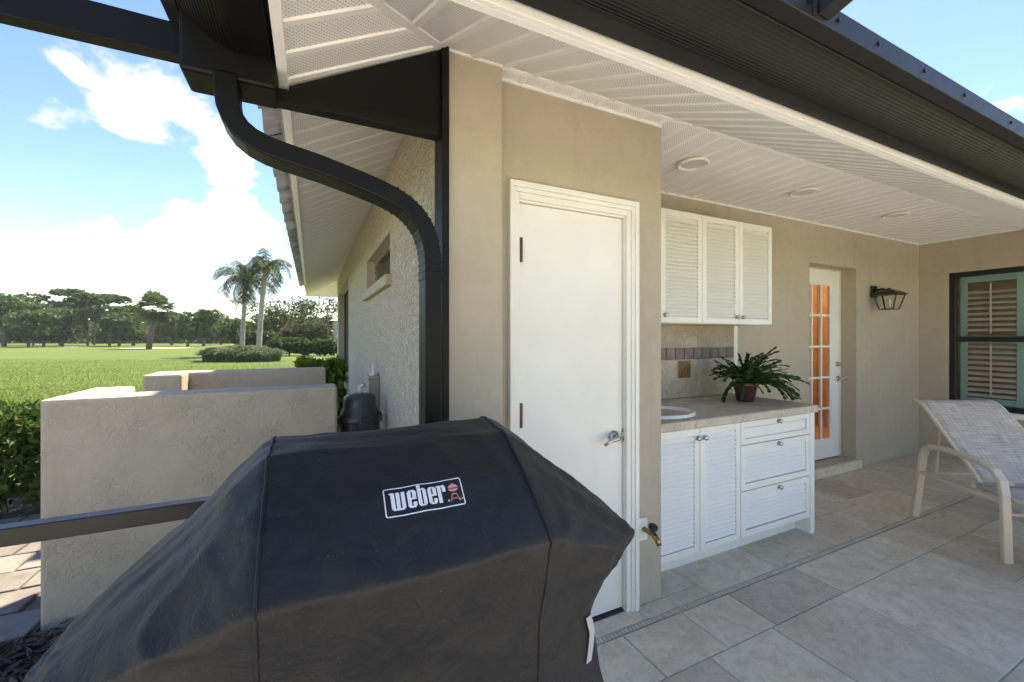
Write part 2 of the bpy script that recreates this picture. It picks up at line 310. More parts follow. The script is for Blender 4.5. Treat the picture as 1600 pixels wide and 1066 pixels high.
# ------------------------------------------------------------------ mesh helpers
class MB:
    def __init__(s): s.v = []; s.f = []; s.m = []; s.uv = {}
    def add(s, vs, fs, mi=0):
        k = len(s.v); s.v += [tuple(x) for x in vs]
        for f in fs: s.f.append(tuple(k+i for i in f)); s.m.append(mi)
        return s
    def box(s, x0, x1, y0, y1, z0, z1, mi=0):
        return s.add([(x0,y0,z0),(x1,y0,z0),(x1,y1,z0),(x0,y1,z0),(x0,y0,z1),(x1,y0,z1),(x1,y1,z1),(x0,y1,z1)],
                     [(0,3,2,1),(4,5,6,7),(0,1,5,4),(1,2,6,5),(2,3,7,6),(3,0,4,7)], mi)
    def prism(s, poly, axis, a0, a1, mi=0):
        n = len(poly); vs = []
        for a in (a0, a1):
            for p, q in poly:
                vs.append((a,p,q) if axis == 'x' else (p,a,q) if axis == 'y' else (p,q,a))
        fs = [tuple(range(n-1, -1, -1)), tuple(range(n, 2*n))] + [(i, (i+1) % n, n+(i+1) % n, n+i) for i in range(n)]
        return s.add(vs, fs, mi)
    def tube(s, path, r, n=8, mi=0, up=(0,0,1), rect=None, cap=True):
        P = [Vector(p) for p in path]; K = len(P); vs = []
        rs = r if isinstance(r, (list, tuple)) else [r]*K
        up = Vector(up)
        for i, p in enumerate(P):
            t = ((P[min(i+1, K-1)]-p).normalized() + (p-P[max(i-1, 0)]).normalized()).normalized()
            a = t.cross(up)
            if a.length < 1e-3: a = t.cross(Vector((1,0,0)))
            a.normalize(); b = a.cross(t).normalized()
            k = 1.
            if 0 < i < K-1:
                c = (P[i+1]-p).normalized().dot((p-P[i-1]).normalized()); k = 1/max(.6, math.sqrt(max(.01, (1+c)/2)))
            if rect:
                w, h = rect
                sec = [(-w/2,-h/2),(w/2,-h/2),(w/2,h/2),(-w/2,h/2)]
                vs += [p + a*x*1 + b*y*k for x, y in sec]
            else:
                vs += [p + (a*math.cos(2*math.pi*j/n) + b*math.sin(2*math.pi*j/n))*rs[i] for j in range(n)]
        n = 4 if rect else n
        fs = [(i*n+j, i*n+(j+1) % n, (i+1)*n+(j+1) % n, (i+1)*n+j) for i in range(K-1) for j in range(n)]
        if cap: fs += [tuple(range(n-1, -1, -1)), tuple(range((K-1)*n, K*n))]
        return s.add(vs, fs, mi)
    def lathe(s, prof, c=(0,0,0), n=24, mi=0, sx=1, sy=1):
        vs = [(c[0]+r*math.cos(2*math.pi*j/n)*sx, c[1]+r*math.sin(2*math.pi*j/n)*sy, c[2]+z) for r, z in prof for j in range(n)]
        K = len(prof); fs = [(i*n+j, i*n+(j+1) % n, (i+1)*n+(j+1) % n, (i+1)*n+j) for i in range(K-1) for j in range(n)]
        return s.add(vs, fs, mi)
    def disc(s, c, r, axis, n=20, mi=0):
        vs = []
        for j in range(n):
            a = 2*math.pi*j/n; p, q = r*math.cos(a), r*math.sin(a)
            vs.append((c[0]+p, c[1]+q, c[2]) if axis == 'z' else (c[0]+p, c[1], c[2]+q) if axis == 'y' else (c[0], c[1]+p, c[2]+q))
        return s.add(vs, [tuple(range(n))], mi)
    def mesh(s, name, mats, smooth=False):
        me = bpy.data.meshes.new(name); me.from_pydata(s.v, [], s.f)
        for k in (mats if isinstance(mats, list) else [mats]): me.materials.append(M[k] if isinstance(k, str) else k)
        me.polygons.foreach_set('material_index', s.m)
        if smooth: me.polygons.foreach_set('use_smooth', [True]*len(s.f))
        me.update(); return me
    def build(s, name, mats, parent=None, smooth=False, bevel=0, fix=True):
        me = s.mesh(name, mats, smooth)
        if fix:
            bm = bmesh.new(); bm.from_mesh(me); bmesh.ops.recalc_face_normals(bm, faces=bm.faces); bm.to_mesh(me); bm.free()
        return link(name, me, parent, bevel, smooth)
ROOT = {}
def link(name, me, parent=None, bevel=0, smooth=False):
    o = bpy.data.objects.new(name, me); col.objects.link(o)
    if parent is not None: setp(o, parent)
    if bevel:
        b = o.modifiers.new('bevel', 'BEVEL'); b.width = bevel; b.segments = 2; b.limit_method = 'ANGLE'; b.angle_limit = R(40)
    return o
def setp(o, parent):
    o.parent = parent
    if parent.name in ROOT: o.matrix_parent_inverse = Matrix.Translation(-Vector(ROOT[parent.name]))
def tag(o, label=None, cat=None, group=None, kind=None):
    for k, v in (('label', label), ('category', cat), ('group', group), ('kind', kind)):
        if v: o[k] = v
    return o
def thing(name, loc, label, cat, group=None, rot=0, local=False):
    o = bpy.data.objects.new(name, None); col.objects.link(o); o.location = loc; o.rotation_euler = (0, 0, rot)
    o.empty_display_size = .1
    if not local: ROOT[o.name] = tuple(loc)
    return tag(o, label, cat, group)
def fast_mesh(name, V, Q, mats, mi=None):
    V = np.asarray(V, np.float32); Q = np.asarray(Q, np.int32); k = Q.shape[1]
    me = bpy.data.meshes.new(name); me.vertices.add(len(V)); me.vertices.foreach_set('co', V.ravel())
    me.loops.add(Q.size); me.loops.foreach_set('vertex_index', Q.ravel()); me.polygons.add(len(Q))
    me.polygons.foreach_set('loop_start', np.arange(0, Q.size, k, dtype=np.int32))
    for m in (mats if isinstance(mats, list) else [mats]): me.materials.append(M[m])
    if mi is not None: me.polygons.foreach_set('material_index', np.asarray(mi, np.int32))
    me.update(); me.validate(); return me
def leaf_quads(P, size, flat=0., aspect=1.6):
    """small leaf-shaped quads at points P with random directions"""
    n = len(P); P = np.asarray(P); a = rng.normal(size=(n,3)); a[:,2] *= (1-flat); a /= np.linalg.norm(a, axis=1)[:,None]+1e-9
    b = rng.normal(size=(n,3)); b[:,2] *= (1-flat); b -= a*np.sum(a*b, axis=1)[:,None]; b /= np.linalg.norm(b, axis=1)[:,None]+1e-9
    s = (size*rng.uniform(.6, 1.3, n))[:,None]
    V = np.stack([P-a*s*.5*aspect, P+b*s*.38, P+a*s*.5*aspect, P-b*s*.38], 1).reshape(-1,3)
    return V, np.arange(4*n).reshape(-1,4)

# ================================================================== GROUND
def sheet(name, x0, x1, y0, y1, z, m): return tag(MB().box(x0,x1,y0,y1,z-.3,z).build(name, m), kind='structure')
g = MB()
for (x0,x1,y0,y1) in [(-3000,3000,-3000,3000)]:
    g.add([(x0,y0,-.06),(x1,y0,-.06),(x1,y1,-.06),(x0,y1,-.06)], [(0,1,2,3)])
lawn = g.build('lawn', 'lawn'); tag(lawn, kind='structure')
tag(sheet('mulch_bed', -3.2, .474, 1.66, 2.79, -.03, 'mulchbed'), kind='structure')
tag(sheet('hedge_bed', -7.5, -1.25, 4.62, 6.0, -.035, 'mulchbed'), kind='structure')
tag(sheet('pad_bounce_strip', -1.05, .47, 3.45, 11.5, -.032, 'grout'), kind='structure')  # unseen pad, its far length added so light bounced to the soffit stays neutral
# paver path
pp = sheet('paver_path', -3.4, -1.22, 2.792, 4.61, -.035, 'sandbed')
pm = None; pw, pl = .27, .27
for r in range(7):
    for c in range(9):
        x = -1.36 - c*pw + (.13 if r % 2 else 0); y = 2.93 + r*pl
        if x > -1.34 or x < -3.25: continue
        if pm is None:
            mb = MB().box(-.128,.128,-.128,.128,-.05,0); o = mb.build('paver', 'paver', pp, bevel=.008); pm = o
        else:
            o = pm.copy(); col.objects.link(o); o.parent = pp
        o.location = (x, y, -.012+random.uniform(-.003,.003)); o.rotation_euler = (random.uniform(-.012,.012), random.uniform(-.012,.012), random.uniform(-.015,.015))
# mulch chips
n = 9000
cx = rng.uniform(-2.6, .2, n); cy = rng.uniform(1.68, 2.82, n); k = cy < 2.78 + .03*rng.normal(size=n); cx, cy = cx[k], cy[k]; n = len(cx)
P = np.stack([cx, cy, rng.uniform(-.03, .012, n)], 1); V, Q = leaf_quads(P, np.full(n, .028), .6, 2.6)
tag(link('mulch_chips', fast_mesh('mulch_chips', V, Q, 'chip')), 'dark shredded bark mulch beside the low stucco wall', 'mulch', kind='stuff')
# sand bunkers
def ground_at(px, t, z=0):
    d = pix(px, 527); return Vector((d.x*t, d.y*t, z))
for (px, t, rx, ry) in [(245, 54, 3.6, 2.2), (345, 78, 4.5, 2.0), (120, 62, 2.6, 1.5)]:
    c = ground_at(px, t); mb = MB(); n = 28
    mb.add([(c.x+rx*math.cos(a)*(1+.15*math.sin(3*a)), c.y+ry*math.sin(a)*(1+.12*math.cos(2*a)), -.02) for a in [2*math.pi*i/n for i in range(n)]], [tuple(range(n))])
    tag(mb.build('sand_bunker', 'bunker'), kind='structure')

# patio floor: grout bed with travertine tiles
pf = tag(MB().box(.40, 6.75, .06, 1.60, -.2, -.006).box(.49, 6.75, 1.6005, 2.44, -.2, -.006).build('patio_floor', 'grout'), kind='structure')
tile_meshes = {}
def tile(x0, x1, y0, y1, mat='trav', jig=True):
    gsp = .0025; w, d = round(x1-x0-2*gsp, 4), round(y1-y0-2*gsp, 4)
    if w < .02 or d < .02: return
    key = (w, d, mat)
    if key not in tile_meshes:
        o = MB().box(-w/2, w/2, -d/2, d/2, -.03, 0).build('tile', mat, pf, bevel=.003); tile_meshes[key] = o
    else:
        o = tile_meshes[key].copy(); col.objects.link(o); o.parent = pf
    o.location = ((x0+x1)/2, (y0+y1)/2, random.uniform(-.0015, .0012))
# hand-laid rows near the house, as far as the photograph shows their joints
def row(y0, y1, xs, darks=()):
    for i in range(len(xs)-1): tile(xs[i], xs[i+1], y0, y1, 'travdark' if i in darks else 'trav')
row(1.585, 1.68, [.49, 1.05, 1.52, 1.98])
row(1.585, 1.90, [1.98, 2.58, 3.19, 3.60, 4.20])
row(1.68, 1.90, [1.709, 1.98])
row(1.90, 2.44, [3.28, 3.60, 4.20])
row(1.585, 1.99, [4.20, 4.80, 5.21, 5.82, 6.23, 6.75], (1,))
row(1.99, 2.44, [4.20, 4.60, 5.21, 5.80, 6.40, 6.75], (0,))
row(1.275, 1.548, [.50, .92, 1.33, 1.71, 2.065, 2.66, 3.246, 3.66, 4.27, 4.70, 5.30, 5.90, 6.30, 6.75], (4, 8, 9))
row(.86, 1.275, [.40, .90, 1.30, 1.585], (2,))
row(.67, 1.275, [1.585, 2.02, 2.615, 3.66], ())
row(.90, 1.275, [3.66, 4.27, 4.88, 5.29, 5.9, 6.3, 6.75], (0, 2))
row(.67, .90, [3.66, 3.9, 4.5, 5.1, 5.7, 6.3, 6.75], (1,))
row(.45, .86, [.40, .80, 1.20, 1.585])
x = 1.585
while x < 6.7:
    w = min(random.choice([.4, .6, .9]), 6.75-x); tile(x, x+w, .07, .67); x += w
deck = MB(); deck.box(-6, 6.74, -12, .0695, -.2, -.004).box(-6, 1.5845, .07, .4495, -.2, -.004).box(-6, .3995, .45, 1.5745, -.2, -.004)
tag(deck.build('pool_deck', 'deck'), kind='structure')
# slot drain along the eave
tag_d = thing('slot_drain', (3.6, 1.566, 0), 'long narrow slotted drain strip set in the stone patio floor', 'drain')
MB().box(.49, 6.74, 1.5495, 1.5835, -.03, -.012).build('channel', 'soil', tag_d)
MB().box(.49, 6.74, 1.5495, 1.5545, -.03, -.0005).box(.49, 6.74, 1.5785, 1.5835, -.03, -.0005).build('edge_strip', 'grout', tag_d)
bar0 = None
x = .52
cnt = 0
while x < 6.7 and cnt < 290:
    if bar0 is None: bar0 = MB().box(-.0078, .0078, -.0119, .0119, -.012, -.001).build('grate_bar', 'trav', tag_d); o = bar0
    else: o = bar0.copy(); col.objects.link(o)
    o.location = Vector((x, 1.5665, 0)); x += .0218; cnt += 1

# ================================================================== HOUSE
ZC = 2.56
house = thing('house', (.475, 1.6, 0), 'tan stucco house with white doors, louvred cabinets alcove and perforated white soffit', 'house')
def walls_y(mb, y0, y1, x0, x1, z1, ops, z0=-.05):
    """wall in the XZ plane with openings (xa, xb, za, zb)"""
    xs = x0
    for (a, b, za, zb) in sorted(ops):
        mb.box(xs, a, y0, y1, z0, z1)
        if za > z0: mb.box(a, b, y0, y1, z0, za)
        mb.box(a, b, y0, y1, zb, z1); xs = b
    mb.box(xs, x1, y0, y1, z0, z1)
def walls_x(mb, x0, x1, y0, y1, z1, ops, z0=-.05):
    ys = y0
    for (a, b, za, zb) in sorted(ops):
        mb.box(x0, x1, ys, a, z0, z1)
        if za > z0: mb.box(x0, x1, a, b, z0, za)
        mb.box(x0, x1, a, b, zb, z1); ys = b
    mb.box(x0, x1, ys, y1, z0, z1)
mb = MB(); walls_y(mb, 1.681, 1.86, .728, 1.709, ZC+.05, [(.835, 1.468, -.05, 2.04)]); mb.box(1.56, 1.709, 1.86, 2.44, -.05, ZC+.05); mb.build('door_wall', 'stucco', house)
MB().box(.487, .728, 1.60, 1.6805, -.05, ZC+.05).box(.702, .728, 1.6805, 1.86, -.05, ZC+.05).build('corner_pillar', 'stucco', house, bevel=.006)
mb = MB(); walls_y(mb, 2.44, 2.585, 1.56, 6.95, ZC+.05, [(4.46, 5.32, .09, 2.155)]); mb.build('back_wall', 'stucco', house)
mb = MB(); walls_x(mb, 6.75, 6.93, .2, 2.44, ZC+.05, [(.55, 2.18, .60, 2.165)]); mb.build('wing_wall', 'stucco', house)
mb = MB(); walls_x(mb, .476, .70, 1.682, 9.04, ZC+.05, [(2.86, 4.15, 1.83, 2.13), (6.3, 8.72, .76, 2.26)]); mb.build('side_wall', 'knock', house)
MB().box(.70, 12, 8.8, 9.04, -.05, ZC+.05).build('rear_wall', 'knock', house)
MB().box(6.95, 12, 2.45, 2.6, 0, ZC+.05).box(11.9, 12.1, .2, 9, 0, ZC+.05).box(6.93, 11.9, .2, .4, 0, ZC+.05).build('outer_wall', 'stucco', house)
# interior behind the glass door
MB().box(4.0, 6.9, 4.6, 4.7, 0, ZC).box(3.9, 4.0, 2.6, 4.7, 0, ZC).box(6.9, 7.0, 2.65, 4.7, 0, ZC).build('interior_wall', 'inwall', house)
MB().box(3.9, 7, 2.59, 4.7, -.04, .085).build('interior_floor', 'wood', house)
mb = MB()
for i in range(14): mb.box(4.05+i*.2, 4.235+i*.2, 4.55, 4.598, .1, 2.4)
for i in range(10): mb.box(6.86, 6.898, 2.70+i*.19, 2.875+i*.19, .1, 2.4)
mb.build('wood_panelling', 'wood', house)
MB().box(.75, 12, 2.65, 8.8, ZC+.051, ZC+.08).build('interior_ceiling', 'inwall', house)
MB().box(7.6, 7.7, .45, 2.4, 0, ZC).box(7.0, 7.6, .45, 2.4, -.04, 0).build('interior_room_wall', 'inwall', house)
pl = bpy.data.lights.new('hall_lamp', 'POINT'); plo = bpy.data.objects.new('hall_lamp', pl); col.objects.link(plo)
pl.energy = 17; pl.color = (1, .74, .48); pl.shadow_soft_size = .15; plo.location = (6.1, 2.98, 2.2)

# windows in the side wall
def side_window(y0, y1, z0, z1, name):
    xg = .545 if z1 < 2.2 else .585
    w = MB().box(xg+.012, xg+.018, y0, y1, z0, z1).build(name, 'tint', house)
    mb = MB(); f = .035
    mb.box(xg, xg+.04, y0+.003, y0+f, z0, z1).box(xg, xg+.04, y1-f, y1-.003, z0, z1).box(xg, xg+.04, y0+f, y1-f, z0, z0+f).box(xg, xg+.04, y0+f, y1-f, z1-f, z1)
    MB().box(.478, xg, y1-.006, y1, z0, z1).box(.478, xg, y0, y0+.006, z0, z1).box(.478, xg, y0+.006, y1-.006, z1-.006, z1).build('window_reveal', 'stucco', w)
    mb.build('window_frame', 'nickel' if z1 < 2.2 else 'frame', w)
    MB().box(.66, .70, y0-.02, y1+.02, z0-.02, z1+.02).build('dark_room_panel', 'frame', w)  # panel coloured black for the shade of the unlit room behind the glass
    MB().box(.435, xg-.001, y0-.06, y1+.03, z0-.075, z0-.001).build('window_sill', 'stucco', w, bevel=.008)
    return w
side_window(2.86, 4.15, 1.83, 2.13, 'window'); side_window(6.3, 8.72, .76, 2.26, 'window')

# storage door with trim
door = MB().box(.847, 1.457, 1.700, 1.74, .012, 2.026).build('door', 'white', house, bevel=.002)
tag(door, 'plain flush white storage door')
mb = MB()      # stepped casing profile, mitred by butting
def casing(mb, x0, x1, y, z1, wl_, wr_, wt_):
    for (o0, o1, t) in ((0, .35, .028), (.35, .62, .021), (.62, 1., .014)):
        mb.box(x0+wl_*o0, x0+wl_*o1, y-t, y+.005, -.03, z1-wt_*o0); mb.box(x1-wr_*o1, x1-wr_*o0, y-t, y+.005, -.03, z1-wt_*o0)
        mb.box(x0+wl_*o1, x1-wr_*o1, y-t, y+.005, z1-wt_*o1, z1-wt_*o0)
casing(mb, .790, 1.532, 1.681, 2.112, .054, .072, .076); cas = mb.build('door_casing', 'white', door, bevel=.003)
MB().box(.835, .8455, 1.684, 1.80, -.02, 2.04).box(1.4585, 1.468, 1.684, 1.80, -.02, 2.04).box(.8455, 1.4585, 1.684, 1.80, 2.0285, 2.04).build('door_jamb', 'white', door)
MB().box(.80, 1.5, 1.69, 1.86, -.05, .004).build('threshold', 'darkplastic', door)
for z in (1.809, 1.057, .25):
    h = MB().box(.8455, .868, 1.692, 1.7005, z-.052, z+.052).tube([(.856, 1.684, z-.055), (.856, 1.684, z+.055)], .0105, 10).build('hinge', 'bronze', door)
hd = MB().tube([(1.398, 1.702, .904), (1.398, 1.690, .904)], .030, 20).tube([(1.398, 1.692, .904), (1.398, 1.645, .904)], .012, 12)
hd.tube([(1.398, 1.648, .904), (1.375, 1.640, .906), (1.335, 1.640, .900), (1.30, 1.645, .880)], [.013, .012, .010, .007], 10)
hd.box(1.452, 1.459, 1.690, 1.7, .87, .94).build('door_handle', 'nickel', door, smooth=True)

# glass door in the back wall
fd = MB()
X0, X1, Yd = 4.50, 5.30, 2.586; g0, g1, z0, z1 = 4.625, 5.14, .30, 1.985
fd.box(X0, g0, Yd, Yd+.045, .10, 2.145).box(g1, X1, Yd, Yd+.045, .10, 2.145).box(g0, g1, Yd, Yd+.045, .10, z0).box(g0, g1, Yd, Yd+.045, z1, 2.145)
fdo = fd.build('french_door', 'white', house, bevel=.004); tag(fdo, 'white glazed door with fifteen small panes')
MB().box(4.36, 4.498, Yd, Yd+.06, .05, 2.15).box(5.302, 5.42, Yd, Yd+.06, .05, 2.15).build('door_jamb', 'white', fdo)  # jambs, widened out of sight behind the wall to stop lamp light leaking
MB().box(4.42, 4.53, Yd+.044, Yd+.09, .05, 2.24).box(5.27, 5.38, Yd+.044, Yd+.09, .05, 2.24).box(4.53, 5.27, Yd+.044, Yd+.09, 2.10, 2.24).box(4.53, 5.27, Yd+.044, Yd+.09, .05, .16).build('light_leak_block', 'white', fdo)  # hidden frame added behind the slab to block lamp light leaking out
MB().box(4.36, 5.42, Yd, Yd+.06, 2.1505, 2.26).build('door_jamb', 'white', fdo)  # header piece added to keep lamp light from leaking over the slab
pwid = (g1-g0)/3; phei = (z1-z0)/5; pane0 = None
for i in range(3):
    for j in range(5):
        if pane0 is None:
            o = pane0 = MB().box(-pwid/2+.011, pwid/2-.011, -.003, .003, -phei/2+.011, phei/2-.011).build('pane', 'glass', fdo)
        else:
            o = pane0.copy(); col.objects.link(o); o.parent = fdo
        o.location = (g0+(i+.5)*pwid, Yd+.022, z0+(j+.5)*phei)
for i in range(4): MB().box(g0+i*pwid-.011, g0+i*pwid+.011, Yd+.008, Yd+.034, z0-.011, z1+.011).build('muntin', 'white', fdo, bevel=.003)
for j in range(6):
    MB().box(g0, g1, Yd+.010, Yd+.032, z0+j*phei-.011, z0+j*phei+.011).build('muntin', 'white', fdo, bevel=.003)
MB().tube([(5.245, Yd, 1.115), (5.245, Yd-.012, 1.115)], .028, 16).tube([(5.245, Yd-.01, 1.115), (5.245, Yd-.03, 1.115)], .016, 12).build('deadbolt', 'nickel', fdo, smooth=True)
MB().tube([(5.245, Yd, .955), (5.245, Yd-.012, .955)], .028, 16).tube([(5.245, Yd-.01, .955), (5.245, Yd-.05, .955)], .011, 12).tube([(5.245, Yd-.048, .955), (5.28, Yd-.055, .955), (5.345, Yd-.05, .95)], .009, 10).build('door_handle', 'nickel', fdo, smooth=True)
MB().box(4.40, 5.37, 2.405, 2.585, -.02, .088).build('door_step', 'trav', house, bevel=.006)

# big window in the wing wall with plantation shutters
wy0, wy1, wz0, wz1 = .55, 2.18, .60, 2.165
win = MB().box(6.812, 6.818, wy0+.05, wy1-.05, wz0+.05, wz1-.05).build('window', 'glass', house)
mb = MB(); f = .055
mb.box(6.775, 6.84, wy1-f, wy1, wz0, wz1).box(6.775, 6.84, wy0, wy0+f, wz0, wz1).box(6.775, 6.84, wy0+f, wy1-f, wz0, wz0+f).box(6.775, 6.84, wy0+f, wy1-f, wz1-f, wz1)
mb.box(6.77, 6.835, wy0+f, wy1-f, 1.36, 1.42); mb.build('window_frame', 'frame', win, bevel=.004)
MB().box(6.71, 6.775, wy0-.03, wy1+.03, wz0-.06, wz0-.001).build('window_sill', 'white', win, bevel=.006)
for k in range(3):
    a1 = wy1-f-.01-k*.50; a0 = a1-.49
    sh = MB().box(6.87, 6.90, a0, a0+.055, wz0+.03, wz1-.03).box(6.87, 6.90, a1-.055, a1, wz0+.03, wz1-.03)
    for (q0, q1) in ((wz0+.03, wz0+.12), (1.345, 1.43), (wz1-.12, wz1-.03)): sh.box(6.87, 6.90, a0+.055, a1-.055, q0, q1)
    sho = sh.build('shutter', 'shutter', win, bevel=.003)
    MB().box(6.862, 6.869, (a0+a1)/2-.006, (a0+a1)/2+.006, .75, 1.33).box(6.862, 6.869, (a0+a1)/2-.006, (a0+a1)/2+.006, 1.45, 2.02).build('tilt_rod', 'louver', sho)
    zs = [wz0+.15+i*.062 for i in range(20) if abs(wz0+.15+i*.062-1.387) > .065 and wz0+.15+i*.062 < wz1-.13]
    l0 = None
    for z in zs:
        if l0 is None:
            mb = MB(); mb.prism([(-.028,-.012),(-.024,-.016),(.028,.012),(.024,.016)], 'y', a0+.058, a1-.058); l0 = mb.build('louver', 'louver', sho); o = l0
        else: o = l0.copy(); col.objects.link(o); o.parent = sho
        o.location = (6.885, 0, z)
MB().box(7.3, 7.32, .2, 2.4, .3, 2.4).build('room_backdrop_wall', 'inwall', house)

# ------------------------------------------------------------------ soffits, ceiling, fascia, roof
XF, YF, ZF = -.08, .995, 2.27         # bottom edges of the fascia
PITCH = .14
def strip(P, lo, hi, b0, b1, name, rd=.007):
    """one soffit panel: P(a,b,d) -> xyz, a along the wall, b along the panel, d below it; b0/b1 = limits at a=lo and a=hi"""
    sec = [(0, 0, 0), (.105, 0, 0), (.110, rd, 1), (.133, rd, 1), (.138, 0, 1), (.14, 0, 1)]
    mb = MB(); vs = []; uv = []
    for (s, d, k) in sec:
        t = s/PITCH; a = lo+(hi-lo)*t
        for e in (0, 1):
            b = b0[0]+(b0[1]-b0[0])*t if e == 0 else b1[0]+(b1[1]-b1[0])*t
            vs.append(P(a, b, d)); uv.append((a, b))
    fs = [(2*i, 2*i+1, 2*i+3, 2*i+2) for i in range(5)]
    mb.add(vs, fs); mb.m = [0, 1, 1, 1, 1]
    me = mb.mesh('soffit_panel', ['perf', 'vinyl'])
    L = me.uv_layers.new(name='UVMap')
    for p in me.polygons:
        for li in p.loop_indices: L.data[li].uv = uv[me.loops[li].vertex_index]
    return me
KF = (ZC-ZF)/(1.60-YF); KS = (ZC-ZF)/(.475-XF)
front = lambda a, b, d: (a, 1.60-b, ZC-KF*b-d)               # b = distance outwards
side = lambda a, b, d: (.475-b, a, ZC-KS*b-d)
flat = lambda a, b, d: (a, 1.60+b, ZC-d)
WF, WS = 1.60-YF, .475-XF
soffit = MB().prism([(1.605, ZC+.012), (YF, ZF+.012), (YF, ZF+.03), (1.605, ZC+.03)], 'x', .3, 12).build('soffit_deck', 'vinyl', house)
a = .475-4*PITCH
while a < 7.4:
    hb = lambda q: max(0., (.475-q)/WS*WF)
    b0 = (min(hb(a), WF), min(hb(a+PITCH), WF))
    if b0[0] < WF or b0[1] < WF: link('soffit_panel', strip(front, a, a+PITCH, b0, (WF, WF), 's'), soffit)
    a += PITCH
# left eave: near hip part, then along the side of the house
a = 1.60-5*PITCH
while a < 9.70:
    hb = lambda q: min(WS, max(0., (1.60-q)/WF*WS, (q-9.04)/.56*WS))
    b0 = (hb(a), hb(a+PITCH))
    if b0[0] < WS-.001 or b0[1] < WS-.001: link('soffit_panel', strip(side, a, a+PITCH, b0, (WS, WS), 's', .007 if a < 1.6 else .0025), soffit)
    a += PITCH
# far hip return
mb = MB(); mb.add([(.475, 9.04, ZC), (XF, 9.6, ZF), (6, 9.6, ZF), (6, 9.04, ZC)], [(0,1,2,3)]); mb.build('far_soffit', 'vinyl', house)
# hip trim and wall trims
MB().tube([(.475, 1.60, ZC-.006), (XF, YF, ZF-.006)], 0, rect=(.035, .012)).build('hip_trim', 'vinyl', house)
MB().box(.478, 6.749, 1.592, 1.612, ZC-.011, ZC+.006).build('seam_trim', 'vinyl', house)
ceil = MB().box(.73, 6.9, 1.612, 2.46, ZC+.010, ZC+.05).build('alcove_ceiling', 'vinyl', house)
a = .728
while a < 6.75:
    b1 = (1.681-1.60 if a+PITCH < 1.72 else 2.44-1.60)
    link('ceiling_panel', strip(flat, a, min(a+PITCH, 6.75), (.012, .012), (b1, b1), 's'), ceil); a += PITCH
MB().box(.729, 1.708, 1.6725, 1.6805, ZC-.014, ZC).box(1.7095, 6.749, 2.431, 2.4395, ZC-.014, ZC).box(6.741, 6.7495, 1.62, 2.43, ZC-.014, ZC).build('ceiling_trim', 'vinyl', house)
# fascia boards (white edge below the gutters)
fa = MB().box(XF-.018, 7.4, YF-.018, YF-.002, ZF-.006, ZF+.17).box(XF-.018, XF+.012, YF-.0015, 9.6, ZF-.008, ZF+.17).box(XF-.018, 6, 9.6, 9.62, ZF-.008, ZF+.17)
fa.build('fascia', 'vinyl', house, bevel=.002)
MB().box(XF+.02, 7.4, YF-.0015, YF+.020, ZF-.0075, ZF+.006).build('soffit_trim', 'vinyl', house)
# black header above the screen opening at the corner
# roof
rz = ZF+.175; rk = .48
def rp_(x, y): return (x, y, rz + rk*min(x-(XF-.05), y-(YF-.03), 9.65-y) + .0)
ym = (YF-.03+9.65)/2; hh = ym-(YF-.03)
pts = [(XF-.05, YF-.03), (12, YF-.03), (12, 9.65), (XF-.05, 9.65), (XF-.05+hh, ym), (12, ym)]
top = [(x, y, rz+rk*(hh if i >= 4 else 0)) for i, (x, y) in enumerate(pts)]
MB().add(top, [(0,1,5,4), (3,4,5,2), (0,4,3), (1,2,5)]).build('roof', 'roofmain', house)
# roof tiles along the left eave
t0 = None; y = 1.62
while y < 9.6:
    if t0 is None:
        mb = MB(); n = 8; vs = []
        for xx, zz0 in ((-.075, 0), (.55, .30)):
            for th in (0, .014):
                for i in range(n+1):
                    s = i/n; hgt = .045*math.sin(math.pi*min(1, s/.62)) if s < .62 else -.006*math.sin(math.pi*(s-.62)/.38)
                    vs.append((xx, (s-.5)*.30, zz0+hgt+th))
        m_ = n+1; fs = []
        for i in range(n):
            fs += [(i, i+1, 2*m_+i+1, 2*m_+i), (m_+i, 3*m_+i, 3*m_+i+1, m_+i+1), (i, m_+i, m_+i+1, i+1)]
        mb.add(vs, fs); t0 = mb.build('roof_tile', 'rooftile', house); o = t0
    else:
        o = t0.copy(); col.objects.link(o)
    o.location = (XF-.06, y+.15, rz+.012+random.uniform(-.004, .004)); o.rotation_euler = (0, random.uniform(-.01,.01), random.uniform(-.02,.02)); y += .30

# ------------------------------------------------------------------ recessed ceiling lights
for i, (x, y, lb) in enumerate([(2.259, 1.945, 'round white recessed ceiling light above the louvred cabinets, nearest the storage door'), (3.486, 1.945, 'middle one of three round white recessed ceiling lights'), (4.918, 1.945, 'round white recessed ceiling light nearest the glazed door and lantern')]):
    t = thing('recessed_light', (x, y, ZC), lb, 'ceiling light', 'recessed lights in the alcove ceiling')
    MB().lathe([(.100, -.006), (.102, -.014), (.096, -.021), (.088, -.021), (.074, -.0085)], (x, y, ZC), 28).build('trim_ring', 'white', t, smooth=True)
    MB().lathe([(.076, -.0105), (.05, -.0085), (0.001, -.008)], (x, y, ZC), 28).build('lens', 'cone', t, smooth=True)

